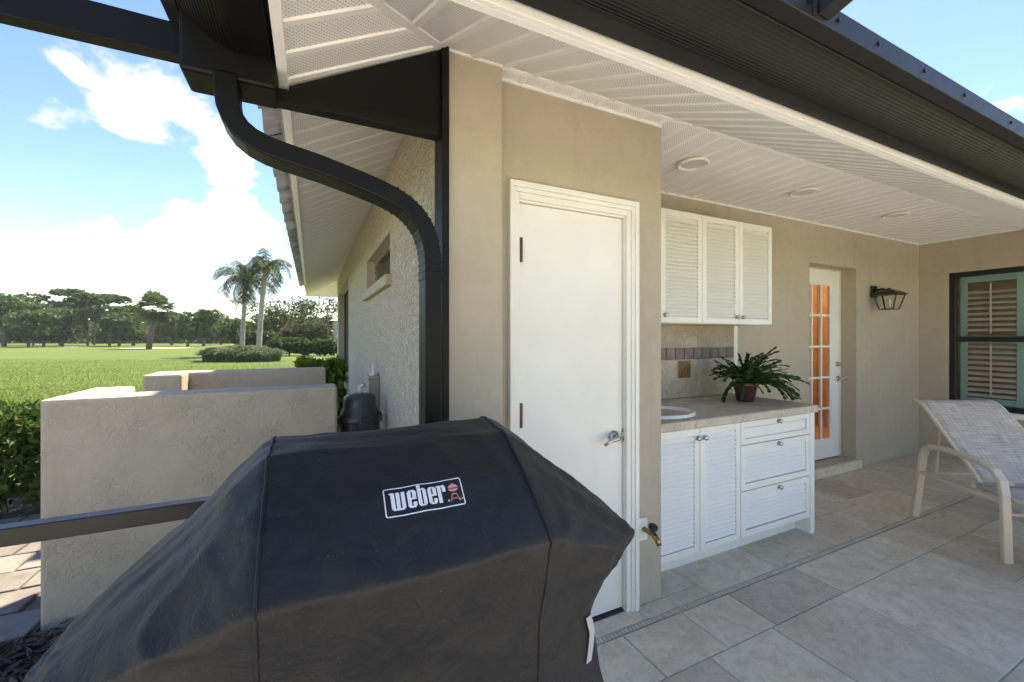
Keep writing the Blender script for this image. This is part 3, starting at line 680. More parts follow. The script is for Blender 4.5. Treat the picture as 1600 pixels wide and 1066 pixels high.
# ================================================================== SCREEN CAGE AND GUTTER
cage = thing('screen_cage_frame', (.47, 1.6, 0), 'dark bronze aluminium patio cage frame with gutters, beams, post and rail', 'patio frame')
def gutter_profile(sgn=1):
    # (outward distance, z) from the fascia to the lip, ribbed underside
    p = [(.012, ZF+.012), (.075, ZF+.006)]
    n = 14; b0, b1 = (.085, ZF+.006), (.190, ZF+.094)
    for i in range(n):
        for q, dd in ((.1, 0), (.3, -.0018), (.6, -.0018), (.8, 0)):
            s = (i+q)/n; bz = b0[1]+(b1[1]-b0[1])*(s**1.7); p.append((b0[0]+(b1[0]-b0[0])*s, bz+dd))
    p += [(.193, ZF+.096), (.200, ZF+.092), (.203, ZF+.104), (.197, ZF+.112), (.060, ZF+.112), (.012, ZF+.15)]
    return p
MB().prism([(YF-.018-d, z) for d, z in gutter_profile()], 'x', XF-.02, 7.3).build('gutter', 'black', cage)
MB().prism([(XF-.018-d*1.25, z) for d, z in gutter_profile()], 'y', YF-.25, 1.585).build('gutter', 'black', cage)
MB().box(-.345, XF-.02, 1.500, 1.640, 2.192, ZF+.13).build('gutter_end_cap', 'black', cage, bevel=.01)
# beam bolted along the gutter lip, and a rafter
MB().box(-.33, 7.2, YF-.268, YF-.216, ZF+.094, ZF+.165).build('eave_beam', 'beamgrey', cage, bevel=.003)
MB().box(-.385, -.335, -4.5, 1.588, ZF+.094, ZF+.165).build('eave_beam', 'beamgrey', cage, bevel=.003)
sx = 1.62
def rafter(x):
    mb = MB(); mb.prism([(YF-.270, ZF+.110), (YF-.270, ZF+.185), (-6, 4.2), (-6, 4.125)], 'x', x-.028, x+.028); return mb.build('rafter', 'beamgrey', cage, bevel=.003)
for x in (1.40,): rafter(x)
MB().box(1.34, 1.355, YF-.273, YF-.268, ZF+.10, ZF+.16).build('bracket', 'beamgrey', cage)
s0 = None
for x in [1.0, 1.22, 1.32, 1.48, 1.72, 2.05, 2.4, 2.9, 3.4, 3.9]:
    if s0 is None:
        mb = MB().tube([(0, 0, 0), (0, -.006, 0)], .007, 6); s0 = mb.build('screw', 'frame', cage); o = s0
    else: o = s0.copy(); col.objects.link(o)
    o.location = Vector((x, YF-.268, ZF+.13))
MB().box(-4.5, -.3455, 1.575, 1.625, 2.265, 2.365).build('top_beam', 'black', cage, bevel=.003)
MB().box(-4.5, .355, 1.577, 1.623, .856, .905).build('chair_rail', 'satin', cage, bevel=.003)
MB().box(-4.5, .455, 1.575, 1.625, 0, .05).build('bottom_plate', 'black', cage, bevel=.003)
MB().box(-4.5, -4.45, 1.577, 1.623, .05, 2.265).build('post', 'black', cage)
MB().box(.458, .4865, 1.570, 1.6815, 0, 2.56).build('post', 'black', cage, bevel=.002)
# header: triangular panel closing the eave, over a flat beam
hd = MB(); hd.prism([(.4575, ZC-.018), (XF+.014, ZF-.008), (XF+.014, 2.245), (.4575, 2.245)], 'y', 1.596, 1.622); hd.build('header_panel', 'black', cage)
MB().box(-.34, .4575, 1.588, 1.640, 2.200, 2.2445).build('header_beam', 'black', cage, bevel=.002)

# downspout: outlet, elbow, diagonal run, ribbed elbow, drop
ds = thing('downspout', (.41, 1.56, 0), 'black rectangular downspout bending from the gutter to the corner post', 'downspout')
def arc(c, r, a0, a1, n): return [(c[0]+r*math.cos(R(a0+(a1-a0)*i/n)), c[1]+r*math.sin(R(a0+(a1-a0)*i/n))) for i in range(n+1)]
A = [(-.232, 2.21), (-.231, 2.155)]
diag = [(-.226, 2.112), (-.214, 2.078), (-.195, 2.050), (-.165, 2.027), (-.125, 2.010), (-.08, 1.999)]
run = [(.03, 1.978), (.14, 1.950), (.21, 1.930)]
elb = [(.262, 1.912), (.308, 1.888), (.345, 1.856), (.374, 1.815), (.392, 1.768), (.401, 1.718), (.404, 1.66)]
path = A + diag + run + elb + [(.404, 1.2), (.404, .08)]
MB().tube([(x, 1.545, z) for x, z in path], 0, rect=(.062, .106), up=(0, 1, 0)).build('pipe', 'black', ds, bevel=.006)
mb = MB()
full = elb
for i in range(14):                       # pressed ribs round the lower elbow
    s = i/13*(len(full)-1); j = min(int(s), len(full)-2); f_ = s-j
    p = Vector((full[j][0]+(full[j+1][0]-full[j][0])*f_, 1.545, full[j][1]+(full[j+1][1]-full[j][1])*f_))
    d = Vector((full[j+1][0]-full[j][0], 0, full[j+1][1]-full[j][1])).normalized()
    mb.tube([p-d*.003, p+d*.003], 0, rect=(.0645, .1085), up=(0, 1, 0))
mb.build('elbow_ribs', 'black', ds)
for (p_, q_) in (((.404, 1.655), (.404, 1.625)),):
    MB().tube([(p_[0], 1.545, p_[1]), (q_[0], 1.545, q_[1])], 0, rect=(.066, .1095), up=(0, 1, 0)).build('sleeve', 'black', ds, bevel=.003)

# ================================================================== LOW WALLS
lw = MB().box(-1.20, .150, 2.84, 3.03, -.1, 1.105).box(-1.20, -1.0, 3.03, 3.42, -.1, 1.104)
tag(lw.build('low_wall', 'trowel', bevel=.018), 'nearer low tan stucco wall with rough trowelled face, behind the grill', 'wall', 'low stucco walls')
lw = MB().box(-1.18, .128, 4.36, 4.55, -.1, 1.118).box(-1.18, -.93, 4.15, 4.36, -.1, 1.117)
tag(lw.build('low_wall', 'trowel', bevel=.018), 'farther low tan stucco wall with a squared pier at its left end', 'wall', 'low stucco walls')

# ================================================================== POOL EQUIPMENT
tk = thing('filter_tank', (.30, 3.02, 0), 'dark grey pool filter tank with domed lid beside the side wall', 'tank')
c = (.30, 3.02, 0)
MB().lathe([(.10, 0), (.122, .02), (.122, .80), (.128, .83), (.128, .845)], c, 32).build('body', 'darkplastic', tk, smooth=True)
MB().lathe([(.138, .845), (.141, .85), (.141, .878), (.137, .884)], c, 32).build('clamp_band', 'darkplastic', tk, smooth=True)
MB().lathe([(.128, .884), (.124, .90), (.110, .93), (.106, .945), (.106, .985), (.098, 1.012), (.07, 1.025), (.001, 1.028)], c, 32).build('lid', 'darkplastic', tk, smooth=True)
for a in (200, 270, 330, 20):
    x, y = .30+.147*math.cos(R(a)), 3.02+.147*math.sin(R(a))
    MB().box(x-.012, x+.012, y-.012, y+.012, .845, .885).build('clamp_lug', 'darkplastic', tk, bevel=.003)
MB().box(.235, .27, 2.885, 2.90, .79, .845).build('handle', 'darkplastic', tk, bevel=.004)
MB().tube([(.30, 3.02, 1.028), (.30, 3.02, 1.075)], .014, 10).tube([(.30, 3.02, 1.07), (.33, 3.02, 1.085), (.33, 3.02, 1.095)], .016, 10).build('vent_valve', 'pale', tk, smooth=True)
bx = thing('utility_box', (.44, 3.5, 0), 'tall tan utility cover box fixed to the textured side wall', 'utility box')
MB().box(.395, .4745, 3.33, 3.46, .1, 1.09).build('case', 'stucco', bx, bevel=.004)
MB().box(.385, .4745, 3.32, 3.47, 1.0905, 1.115).build('lid', 'stucco', bx, bevel=.004)
MB().tube([(.44, 3.40, 1.115), (.44, 3.40, 1.135)], .03, 10).tube([(.44, 3.40, 1.13), (.44, 3.40, 1.22)], [.014, .004], 8).build('vent_spike', 'pale', bx)

# ================================================================== CABINETS
def louver_panel(name, x0, x1, z0, z1, yf, parent, rail=.042, pitch=.0272, knob=None, slats=True):
    """cabinet front facing -Y: frame, recessed back, sloping slats, knob"""
    d = MB(); t = .02
    d.box(x0, x0+rail, yf-t, yf, z0, z1).box(x1-rail, x1, yf-t, yf, z0, z1).box(x0+rail, x1-rail, yf-t, yf, z0, z0+rail).box(x0+rail, x1-rail, yf-t, yf, z1-rail, z1)
    d.box(x0+rail, x1-rail, yf-.004, yf-.001, z0+rail, z1-rail)
    o = d.build(name, 'cab', parent, bevel=.003)
    s0 = None; nsl = int((z1-z0-2*rail)/pitch); off = (z1-z0-2*rail-nsl*pitch)/2
    for i in range(nsl if slats else 0):
        z = z0+rail+off+(i+.5)*pitch
        if s0 is None:
            mb = MB(); h = pitch*.5
            mb.prism([(-.0185, -h*1.0), (-.0195, -h*.72), (-.0045, h*1.25), (-.0035, h*.95)], 'x', x0+rail-.001, x1-rail+.001); s0 = mb.build('slat', 'cab', o); q = s0
        else: q = s0.copy(); col.objects.link(q); q.parent = o
        q.location = (0, yf, z)
    if not slats:
        MB().box(x0+rail+.008, x1-rail-.008, yf-.012, yf-.0041, z0+rail+.008, z1-rail-.008).build('raised_panel', 'cab', o, bevel=.004)
    for k in (knob or []):
        kx, kz = k; y = yf-t
        mb = MB().tube([(kx, y+.001, kz), (kx, y-.003, kz)], .014, 14).tube([(kx, y-.003, kz), (kx, y-.012, kz)], .006, 10).tube([(kx, y-.011, kz), (kx, y-.017, kz), (kx, y-.024, kz), (kx, y-.027, kz)], [.010, .0155, .014, .008], 14)
        mb.build('knob', 'nickel', o, smooth=True)
    return o
uc = thing('upper_cabinet', (2.5, 2.4, 1.51), 'white wall cabinet with tall louvred doors over the stone backsplash', 'cabinet')
MB().box(1.725, 3.342, 2.125, 2.439, 1.510, 2.297).build('carcass', 'cab', uc, bevel=.002)
ux = [1.735, 2.137, 2.54, 2.94, 3.338]
for i in range(4):
    k = (ux[i+1]-.035, 1.565) if i % 2 == 0 else (ux[i]+.035, 1.565)
    if i == 1: pass
    louver_panel('door', ux[i]+.002, ux[i+1]-.002, 1.514, 2.293, 2.1245, uc, knob=[k])
bc = thing('base_cabinet', (2.5, 2.1, 0), 'white louvred sink cabinet with drawers under a beige stone countertop', 'cabinet')
MB().box(1.72, 3.235, 1.785, 2.435, .115, .872).build('carcass', 'cab', bc, bevel=.002)
MB().box(1.72, 3.2345, 1.865, 1.885, -.002, .114).build('toe_kick', 'cab', bc)
MB().box(3.2355, 3.285, 1.762, 2.437, -.002, .872).build('side_panel', 'cab', bc, bevel=.003)
louver_panel('door', 1.722, 2.106, .118, .866, 1.7845, bc, knob=[(2.083, .808)])
louver_panel('door', 2.112, 2.478, .118, .866, 1.7845, bc, knob=[(2.140, .806)])
louver_panel('drawer', 2.484, 3.231, .718, .866, 1.7845, bc, rail=.035, knob=[(2.865, .845)], slats=False)
louver_panel('drawer', 2.484, 3.231, .421, .712, 1.7845, bc, knob=[(2.868, .691)])
louver_panel('drawer', 2.484, 3.231, .120, .415, 1.7845, bc, knob=[(2.872, .393)])
ct = MB().box(1.72, 3.295, 1.755, 2.438, .8725, .886).build('countertop', 'grout', bc)
tag(ct, 'beige stone tile countertop')
xs = [1.722, 2.05, 2.46, 2.88, 3.298]
for i in range(4):
    MB().box(xs[i]+.001, xs[i+1]-.001, 1.742, 1.7545, .874, .922).build('edge_tile', 'granite', ct, bevel=.003)
    for (a, b) in ((1.744, 2.03), (2.033, 2.30), (2.303, 2.437)):
        if i == 0 and a < 2.03: continue
        MB().box(xs[i]+.001, xs[i+1]-.001, a+.012 if a < 1.75 else a, b, .8865, .9235).build('tile', 'granite', ct, bevel=.002)
MB().box(1.723, 2.049, 1.756, 2.03, .8865, .9235).build('tile', 'granite', ct, bevel=.002)
# backsplash
bs = thing('backsplash', (2.5, 2.43, .93), 'beige stone tile backsplash with a band of small brown tiles', 'backsplash')
MB().box(1.715, 3.313, 2.428, 2.4395, .925, 1.509).build('mortar', 'grout', bs)
xs = [1.715, 2.0, 2.42, 2.86, 3.312]
for (z0_, z1_) in ((.927, 1.232), (1.328, 1.508)):
    for i in range(4): MB().box(xs[i]+.001, xs[i+1]-.001, 2.418, 2.4285, z0_, z1_).build('tile', 'splash', bs, bevel=.002)
m0 = None; x = 1.72
while x+.095 < 3.315:
    if m0 is None: m0 = MB().box(.003, .094, 2.417, 2.4285, 1.236, 1.324).build('mosaic_tile', 'mosaic', bs, bevel=.003); o = m0
    else: o = m0.copy(); col.objects.link(o)
    o.location = Vector((x, 0, 0)); x += .0995
MB().box(3.3135, 3.362, 2.420, 2.4395, .925, 1.509).build('edge_trim', 'cab', bs, bevel=.003)
ol = thing('wall_outlet', (2.70, 2.417, 1.15), 'bronze double outlet plate on the stone backsplash', 'outlet')
MB().box(2.635, 2.775, 2.409, 2.4165, 1.085, 1.222).build('plate', 'outlet', ol, bevel=.004)
for dx in (2.672, 2.738):
    for dz in (1.13, 1.175): MB().box(dx-.017, dx+.017, 2.405, 2.4088, dz-.014, dz+.014).build('socket', 'brass', ol, bevel=.003)
# sink
sk = MB(); prof = [(1.0, .0), (1.0, .010), (.97, .018), (.92, .019), (.86, .012), (.80, -.01), (.7, -.0115), (.001, -.0118)]
sk.lathe(prof, (2.02, 1.99, .924), 40, sx=.235, sy=.185)
sk2 = sk.build('sink', 'porcelain', smooth=True); tag(sk2, 'white oval drop-in sink in the stone countertop', 'sink')

# ------------------------------------------------------------------ potted cactus
pc = thing('potted_plant', (2.99, 2.09, .924), 'bushy green segmented cactus in a brown glazed pot on the countertop', 'plant', local=True)
MB().lathe([(.001, .001), (.056, .001), (.062, .008), (.082, .118), (.090, .122), (.092, .142), (.086, .146), (.080, .125), (.001, .122)], (0,0,0), 28).build('pot', 'terra', pc, smooth=True)
MB().lathe([(.079, .128), (.001, .134)], (0,0,0), 20).build('soil', 'soil', pc)
def seg_stem(ang, el0, L, droop, w0):
    mb = MB(); p = Vector((.035*math.cos(ang)*random.random(), .035*math.sin(ang)*random.random(), .125)); el = el0; n = max(4, int(L/.042)); tw = random.uniform(-.6, .6)
    for i in range(n):
        l = .042*random.uniform(.9, 1.2); d = Vector((math.cos(ang)*math.cos(el), math.sin(ang)*math.cos(el), math.sin(el)))
        s = Vector((-math.sin(ang), math.cos(ang), 0)); nn = s.cross(d); s = (s*math.cos(tw)+nn*math.sin(tw)).normalized(); nn = d.cross(s).normalized()
        w = w0*random.uniform(.85, 1.15)*(1-.25*i/n); q = p+d*l; th = .0022
        outl = [(.0, .16), (.18, .55), (.30, .52), (.48, .95), (.60, .80), (.80, 1.05), (.92, .72), (1.02, .3)]
        ring = [p+d*l*a+s*w*b for a, b in outl] + [p+d*l*a-s*w*b for a, b in reversed(outl)]
        m_ = len(ring); mb.add([r+nn*th for r in ring]+[r-nn*th for r in ring], [tuple(range(m_)), tuple(range(2*m_-1, m_-1, -1))]+[(j, m_+j, m_+(j+1) % m_, (j+1) % m_) for j in range(m_)])
        p = q; el -= droop*random.uniform(.5, 1.5)/n*1.0; ang += random.uniform(-.09, .09); tw += random.uniform(-.15, .15)
    return mb.build('stem', 'cactus', pc, fix=False)
for i in range(112):
    ang = random.uniform(0, 2*math.pi); e = random.uniform(.25, 1.45)
    if math.sin(ang) > .2 and e < .8: e += .45
    L = random.uniform(.22, .38) * (1.15 if math.cos(ang) > .3 and e < .8 else 1)*(.72 if math.sin(ang) > .3 else 1)
    seg_stem(ang, e, L, random.uniform(.7, 1.9), random.uniform(.014, .019))
for i in range(12):
    seg_stem(random.uniform(-.75, .15), random.uniform(.2, .6), random.uniform(.38, .50), random.uniform(.8, 1.4), .016)

# ------------------------------------------------------------------ wall lantern
wlr = thing('wall_lantern', (5.66, 2.44, 1.88), 'black metal wall lantern with clear panes between glazed door and window', 'lantern')
MB().box(5.61, 5.72, 2.418, 2.4395, 1.85, 1.985).build('back_plate', 'frame', wlr, bevel=.008)
MB().tube([(5.665, 2.42, 1.93), (5.665, 2.36, 1.945), (5.665, 2.30, 1.925)], .011, 8).build('arm', 'frame', wlr, smooth=True)
cx_, cy_ = 5.665, 2.295
def sq(r, z): return [(cx_-r, cy_-r, z), (cx_+r, cy_-r, z), (cx_+r, cy_+r, z), (cx_-r, cy_+r, z)]
MB().add(sq(.118, 1.872)+sq(.118, 1.880)+sq(.07, 1.915)+sq(.025, 1.932)+sq(.014, 1.945), [(3,2,1,0)]+[(4*k+i, 4*k+(i+1) % 4, 4*k+4+(i+1) % 4, 4*k+4+i) for k in range(4) for i in range(4)]+[(16,17,18,19)]).build('roof_cap', 'frame', wlr)
for i in range(4):
    a_, b_ = sq(.098, 1.872)[i], sq(.062, 1.722)[i]; MB().tube([a_, b_], 0, rect=(.011, .011)).build('bar', 'frame', wlr)
    c_, d_ = sq(.098, 1.872)[(i+1) % 4], sq(.062, 1.722)[(i+1) % 4]
    MB().add([a_, c_, d_, b_], [(0,1,2,3)]).build('pane', 'glass', wlr)
MB().box(cx_-.066, cx_+.066, cy_-.066, cy_+.066, 1.712, 1.722).build('base', 'frame', wlr, bevel=.003)
MB().lathe([(.001, 1.723), (.012, 1.724), (.012, 1.765), (.020, 1.785), (.014, 1.82), (.001, 1.835)], (cx_, cy_, 0), 12).build('bulb', 'pale', wlr, smooth=True)

# ------------------------------------------------------------------ hose tap
tp = thing('garden_tap', (1.575, 1.68, .39), 'brass hose tap on a white plate beside the storage door', 'tap')
MB().box(1.543, 1.602, 1.668, 1.6805, .345, .462).build('wall_plate', 'white', tp, bevel=.004)
MB().tube([(1.575, 1.669, .405), (1.575, 1.60, .405)], .013, 12).tube([(1.575, 1.60, .405), (1.575, 1.575, .39), (1.575, 1.56, .365)], [.016, .015, .014], 12).tube([(1.575, 1.625, .405), (1.575, 1.605, .437)], .010, 10).build('spout', 'brass', tp, smooth=True)
MB().tube([(1.575, 1.605, .435), (1.575, 1.600, .446)], .024, 14).build('handwheel', 'rubber', tp, smooth=True)

# ================================================================== COVERED GRILL
gr = thing('covered_grill', (.19, .97, 0), 'barbecue grill under a black fabric cover with printed white logo', 'grill')
# control rows: each a list of (x, y, z) from the back hem over the top to the front hem
def prow(xt, xl, pr, tz=0): return [(xt if 1 < i < 7 else xl, y, z) for i, (y, z) in enumerate(pr)]
lid = [(1.30,.12),(1.27,.62),(1.20,1.07),(1.105,1.183),(.955,1.176),(.835,1.105),(.722,1.000),(.768,.80),(.775,.45),(.76,.12)]
lid2 = [(1.30,.12),(1.27,.62),(1.19,1.06),(1.10,1.172),(.955,1.160),(.84,1.09),(.728,.992),(.772,.79),(.778,.45),(.765,.12)]
shl = [(1.28,.12),(1.24,.6),(1.17,.975),(1.085,1.025),(.955,1.020),(.865,.985),(.785,.928),(.79,.76),(.79,.45),(.78,.12)]
tipl = [(1.20,.12),(1.17,.55),(1.12,.86),(1.05,.878),(.94,.876),(.885,.868),(.845,.850),(.86,.70),(.86,.45),(.85,.12)]
endl = [(1.02,.12),(1.02,.55),(1.01,.845),(.99,.858),(.96,.86),(.945,.852),(.935,.835),(.94,.70),(.95,.45),(.95,.12)]
shr = [(1.28,.12),(1.24,.6),(1.17,.985),(1.09,1.045),(.955,1.035),(.855,.985),(.765,.925),(.80,.76),(.80,.45),(.79,.12)]
tipr = [(1.18,.12),(1.15,.55),(1.09,.900),(1.04,.918),(.955,.915),(.91,.905),(.87,.885),(.875,.72),(.86,.48),(.83,.12)]
endr = [(1.00,.12),(1.00,.55),(.99,.870),(.975,.885),(.955,.888),(.94,.882),(.925,.860),(.94,.72),(.93,.48),(.92,.12)]
rows = [prow(-.425,-.36,endl), prow(-.40,-.34,tipl), prow(-.24,-.22,shl), prow(-.10,-.10,lid2), prow(-.075,-.075,lid), prow(.18,.18,lid), prow(.435,.43,lid), prow(.465,.46,lid2), prow(.63,.55,shr), prow(.785,.615,tipr), prow(.805,.635,endr)]
XR = {0: .70, 1: .66, 7: .640, 8: .690, 9: .735}
rows[9] = [(XR.get(i, x), y, z) for i, (x, y, z) in enumerate(rows[9])]; rows[10] = [(XR.get(i, x-.02)+.02, y, z) for i, (x, y, z) in enumerate(rows[10])]
rows[8] = [(XR.get(i, x+.06)-.06, y, z) for i, (x, y, z) in enumerate(rows[8])]
rows[5] = [(x, y, z-(.006 if i == 6 else 0)-(.004 if i in (3,4) else 0)) for i, (x, y, z) in enumerate(rows[5])]
G = np.array(rows)
def interp(G, axis, counts, tens):
    G = np.moveaxis(G, axis, 0); n = len(G); out = []
    for i in range(n-1):
        p0, p1, p2, p3 = G[max(i-1,0)], G[i], G[i+1], G[min(i+2,n-1)]
        m1, m2 = (p2-p0)*.5*tens, (p3-p1)*.5*tens
        for k in range(counts[i]):
            t = k/counts[i]; h = (2*t**3-3*t**2+1, t**3-2*t**2+t, -2*t**3+3*t**2, t**3-t**2)
            out.append(h[0]*p1+h[1]*m1+h[2]*p2+h[3]*m2)
    out.append(G[-1]); return np.moveaxis(np.array(out), 0, axis)
def lin(G, counts):
    out = []
    for i in range(len(G)-1):
        for k in range(counts[i]):
            t = k/counts[i]; out.append(G[i]*(1-t)+G[i+1]*t)
    out.append(G[-1]); return np.array(out)
cv = [6,8,10,12,12,12,16,12,6]
G1 = .28*interp(G, 1, cv, .5)+.72*np.moveaxis(lin(np.moveaxis(G, 1, 0), cv), 0, 1)
cnt_ = [6, 14, 16, 6, 22, 22, 6, 18, 16, 6]
G2 = .75*lin(G1, cnt_)+.25*interp(G1, 0, cnt_, .5)
nu, nv = G2.shape[:2]
du = np.gradient(G2, axis=0); dvv = np.gradient(G2, axis=1); nr = np.cross(dvv, du); nr /= np.linalg.norm(nr, axis=2)[:,:,None]+1e-9
if nr[nu//2, nv//2, 2] < 0: nr = -nr
for i in range(nu):
    for j in range(nv):
        p = Vector(G2[i,j]); x, y, z = p
        w = .0040*noise.noise(Vector((x*5, y*7, z*5)))+.0024*noise.noise(Vector((x*13+4, y*15, z*13)))
        edge = max(0, 1-abs(abs(x-.18)-.42)/.28)             # slack cloth at the shoulders
        w += edge*.0075*noise.noise(Vector((x*4+3, y*22, z*7)))
        if x < -.07 and z > 1.0: w += .003*math.sin(y*90)*max(0, (z-1.0)*5)
        if z < 1.0: w += .010*min(1, (1-z)*4)*noise.noise(Vector((x*11, 3, z*1.2)))+.004*min(1,(1-z)*6)*noise.noise(Vector((x*26, 7, z*4)))
        # tension folds running from the lid's front edge
        if .7 < y < .85 and z > .85: w += .003*noise.noise(Vector((x*30, y*3, z*3)))
        if y > .95 and z > 1.1: w += .0022*noise.noise(Vector((x*6-y*20, y*24, 2)))
        def ridge(q): return (1-abs(noise.noise(q)))**7-.15
        tip = max(0, min(1, (abs(x-.18)-.22)/.2)); w += tip*.009*ridge(Vector((math.atan2(z-.87, .62-abs(x-.18)+1e-3)*3.2, y*9, 2 if x < .18 else 8)))
        if z < .99: w += .012*min(1, (1-z)*5)*ridge(Vector((x*7+z*1.5, 1.7, z*2)))
        if y > .93 and z > 1.1: w += .004*ridge(Vector((x*3.5+y*6, y*14, 5)))
        if y < .95 and z > .99: w += .0065*ridge(Vector((x*4-z*5, z*3+x*2, 9)))+.003*ridge(Vector((x*9+z*4, z*6, 3)))
        G2[i,j] += nr[i,j]*w
V = G2.reshape(-1,3); Q = [(i*nv+j, i*nv+j+1, (i+1)*nv+j+1, (i+1)*nv+j) for i in range(nu-1) for j in range(nv-1)]
cme = fast_mesh('cover', V, Q, 'cover'); cme.polygons.foreach_set('use_smooth', [True]*len(Q))
bm = bmesh.new(); bm.from_mesh(cme); bmesh.ops.recalc_face_normals(bm, faces=bm.faces); bm.to_mesh(cme); bm.free()
cov = link('cover', cme, gr)
sub = cov.modifiers.new('subdivision', 'SUBSURF'); sub.levels = 1; sub.render_levels = 1
bvh = BVHTree.FromPolygons([tuple(v) for v in V], Q)
# stitched seams
idx = np.cumsum([0]+cnt_)
for k in (4, 6):
    i = idx[k]; pth = [Vector(G2[i,j])+Vector(nr[i,j])*.0010 for j in range(18, nv-8)]
    MB().tube(pth, .0030, 6).build('seam', 'cover', cov, smooth=True)
# velcro strap and legs/wheels hidden below
st_i = idx[9]
def on_cover(x, ztarget):
    h = bvh.ray_cast(Vector((x, -.2, ztarget)), Vector((0, 1, 0))); return h[0]
pts_ = [(.600, .765), (.612, .725), (.608, .69), (.60, .66)]
sp = []
for (x, z) in pts_:
    h = on_cover(x-.03, z); sp.append(h if h else Vector((x, .8, z)))
mb = MB()
for i in range(len(pts_)-1):
    a, b = sp[i], sp[i+1]; mb.add([a+Vector((0,-.006,0)), a+Vector((.016,-.004,.004)), b+Vector((.016,-.004,.004)), b+Vector((0,-.006,0))], [(0,1,2,3)])
mb.build('strap', 'strap', cov)
# printed logo, laid on the cloth
LN = Vector((0, -.62, .78)).normalized(); ax = Vector((1, 0, 0)); ay = Vector((0, .78, .62)).normalized()
LO = Vector((.205, .835, 1.08)); LW = .158; LH = .060
def lp(x, y, up=.0016):
    s = (x/100-.5)*LW; t = (y/36-.5)*LH
    o = LO+ax*s+ay*t+LN*.2; h = bvh.ray_cast(o, -LN)
    return (h[0]+LN*up) if h[0] else o-LN*.2
def logo_piece(mb, polys, sub_=4):
    for (x0, y0, x1, y1) in polys:
        nx = max(1, int(abs(x1-x0)/6)); ny = max(1, int(abs(y1-y0)/6))
        vs = [lp(x0+(x1-x0)*i/nx, y0+(y1-y0)*j/ny) for i in range(nx+1) for j in range(ny+1)]
        mb.add(vs, [(i*(ny+1)+j, (i+1)*(ny+1)+j, (i+1)*(ny+1)+j+1, i*(ny+1)+j+1) for i in range(nx) for j in range(ny)])
def letter(polys, taper=()):
    mb = MB(); logo_piece(mb, polys); return mb.build('letter', 'print', cov, fix=False)
def arcp(mb, cx, cy, rx, ry, t, a0, a1, n=10):
    vs = []
    for i in range(n+1):
        a = R(a0+(a1-a0)*i/n); vs += [lp(cx+rx*math.cos(a), cy+ry*math.sin(a)), lp(cx+(rx-t)*math.cos(a), cy+(ry-t)*math.sin(a))]
    mb.add(vs, [(2*i, 2*i+1, 2*i+3, 2*i+2) for i in range(n)])
def ellp(mb, cx, cy, rx, ry, a0=0, a1=360, n=20):
    vs = [lp(cx+rx*math.cos(R(a0+(a1-a0)*i/n)), cy+ry*math.sin(R(a0+(a1-a0)*i/n))) for i in range(n+1)]
    mb.add(vs, [tuple(range(n+1))])
bt = 1.5
mb = MB(); logo_piece(mb, [(3, 36-bt, 97, 36), (3, 0, 97, bt), (0, 3, bt, 33), (100-bt, 3, 100, 33)])
for (cx, cy, a0) in ((97,33,0),(3,33,90),(3,3,180),(97,3,270)): arcp(mb, cx, cy, 3, 3, bt, a0, a0+90, 5)
mb.build('logo_border', 'print', cov, fix=False)
letter([(6.6,26.8,8.2,29.2), (8.2,9.5,13,29.2), (14.6,9.5,19.2,29.2), (21,9.5,25.6,29.2), (9,8.2,25,9.5), (10.2,7.2,23.6,8.2)])
def let_e(x): letter([(x,9.5,x+4.6,26.8), (x+.8,26.8,x+10.2,28.2), (x+2,28.2,x+9,29.2), (x+6.4,19.4,x+11,26.8), (x+4.6,17.2,x+11,19.4), (x+6.4,9.5,x+11,14), (x+.8,8.2,x+10.2,9.5), (x+2,7.2,x+9,8.2)])
let_e(28.2)
letter([(41,9.5,45.6,34.6), (47.4,9.5,52,26.8), (45.6,26.8,51.2,28.2), (46.5,28.2,50,29.2), (41.8,8.2,51.2,9.5), (43,7.2,50,8.2)])
let_e(54.2)
letter([(66.8,7.2,71.4,27.4), (65.4,27.4,71.4,29.2), (71.4,26.6,76.6,28.2), (72.6,28.2,75.6,29.2), (73,20.2,77.4,26.6)])
letter([(78.2,7.2,79.8,9)]); letter([(96.2,7.4,97.6,9)])
mb = MB(); ellp(mb, 87.5, 22.2, 6.6, 3.9, 182, 358); ellp(mb, 87.5, 23.0, 6.8, 4.8, 2, 178); logo_piece(mb, [(86.2, 27.9, 88.8, 29.3), (84, 14.5, 91, 16)])
for (a, b) in ((85, 82.2), (90, 93.4)):
    mb.add([lp(a-.5, 16), lp(a+.6, 16), lp(b+.6, 7.6), lp(b-.5, 7.6)], [(0,1,2,3)])
logo_piece(mb, [(83.6, 9.2, 91.8, 10.2)]); ellp(mb, 93.6, 7.6, 1.6, 1.6); ellp(mb, 81.9, 7.4, 1.0, .8)
mb.build('logo_kettle', 'printpink', cov, fix=False)
for (x, y) in ((-.02,.8),(.40,.8),(-.02,1.2),(.40,1.2)): MB().tube([(x, y, .0), (x, y, .05)], .04, 12).build('caster', 'rubber', gr)

# ================================================================== SUN LOUNGER
lo = thing('sun_lounger', (4.283, 1.563, 0), 'beige framed sling chaise lounge on the stone patio by the window', 'lounge chair', local=True, rot=math.atan2(-.838, -.544))
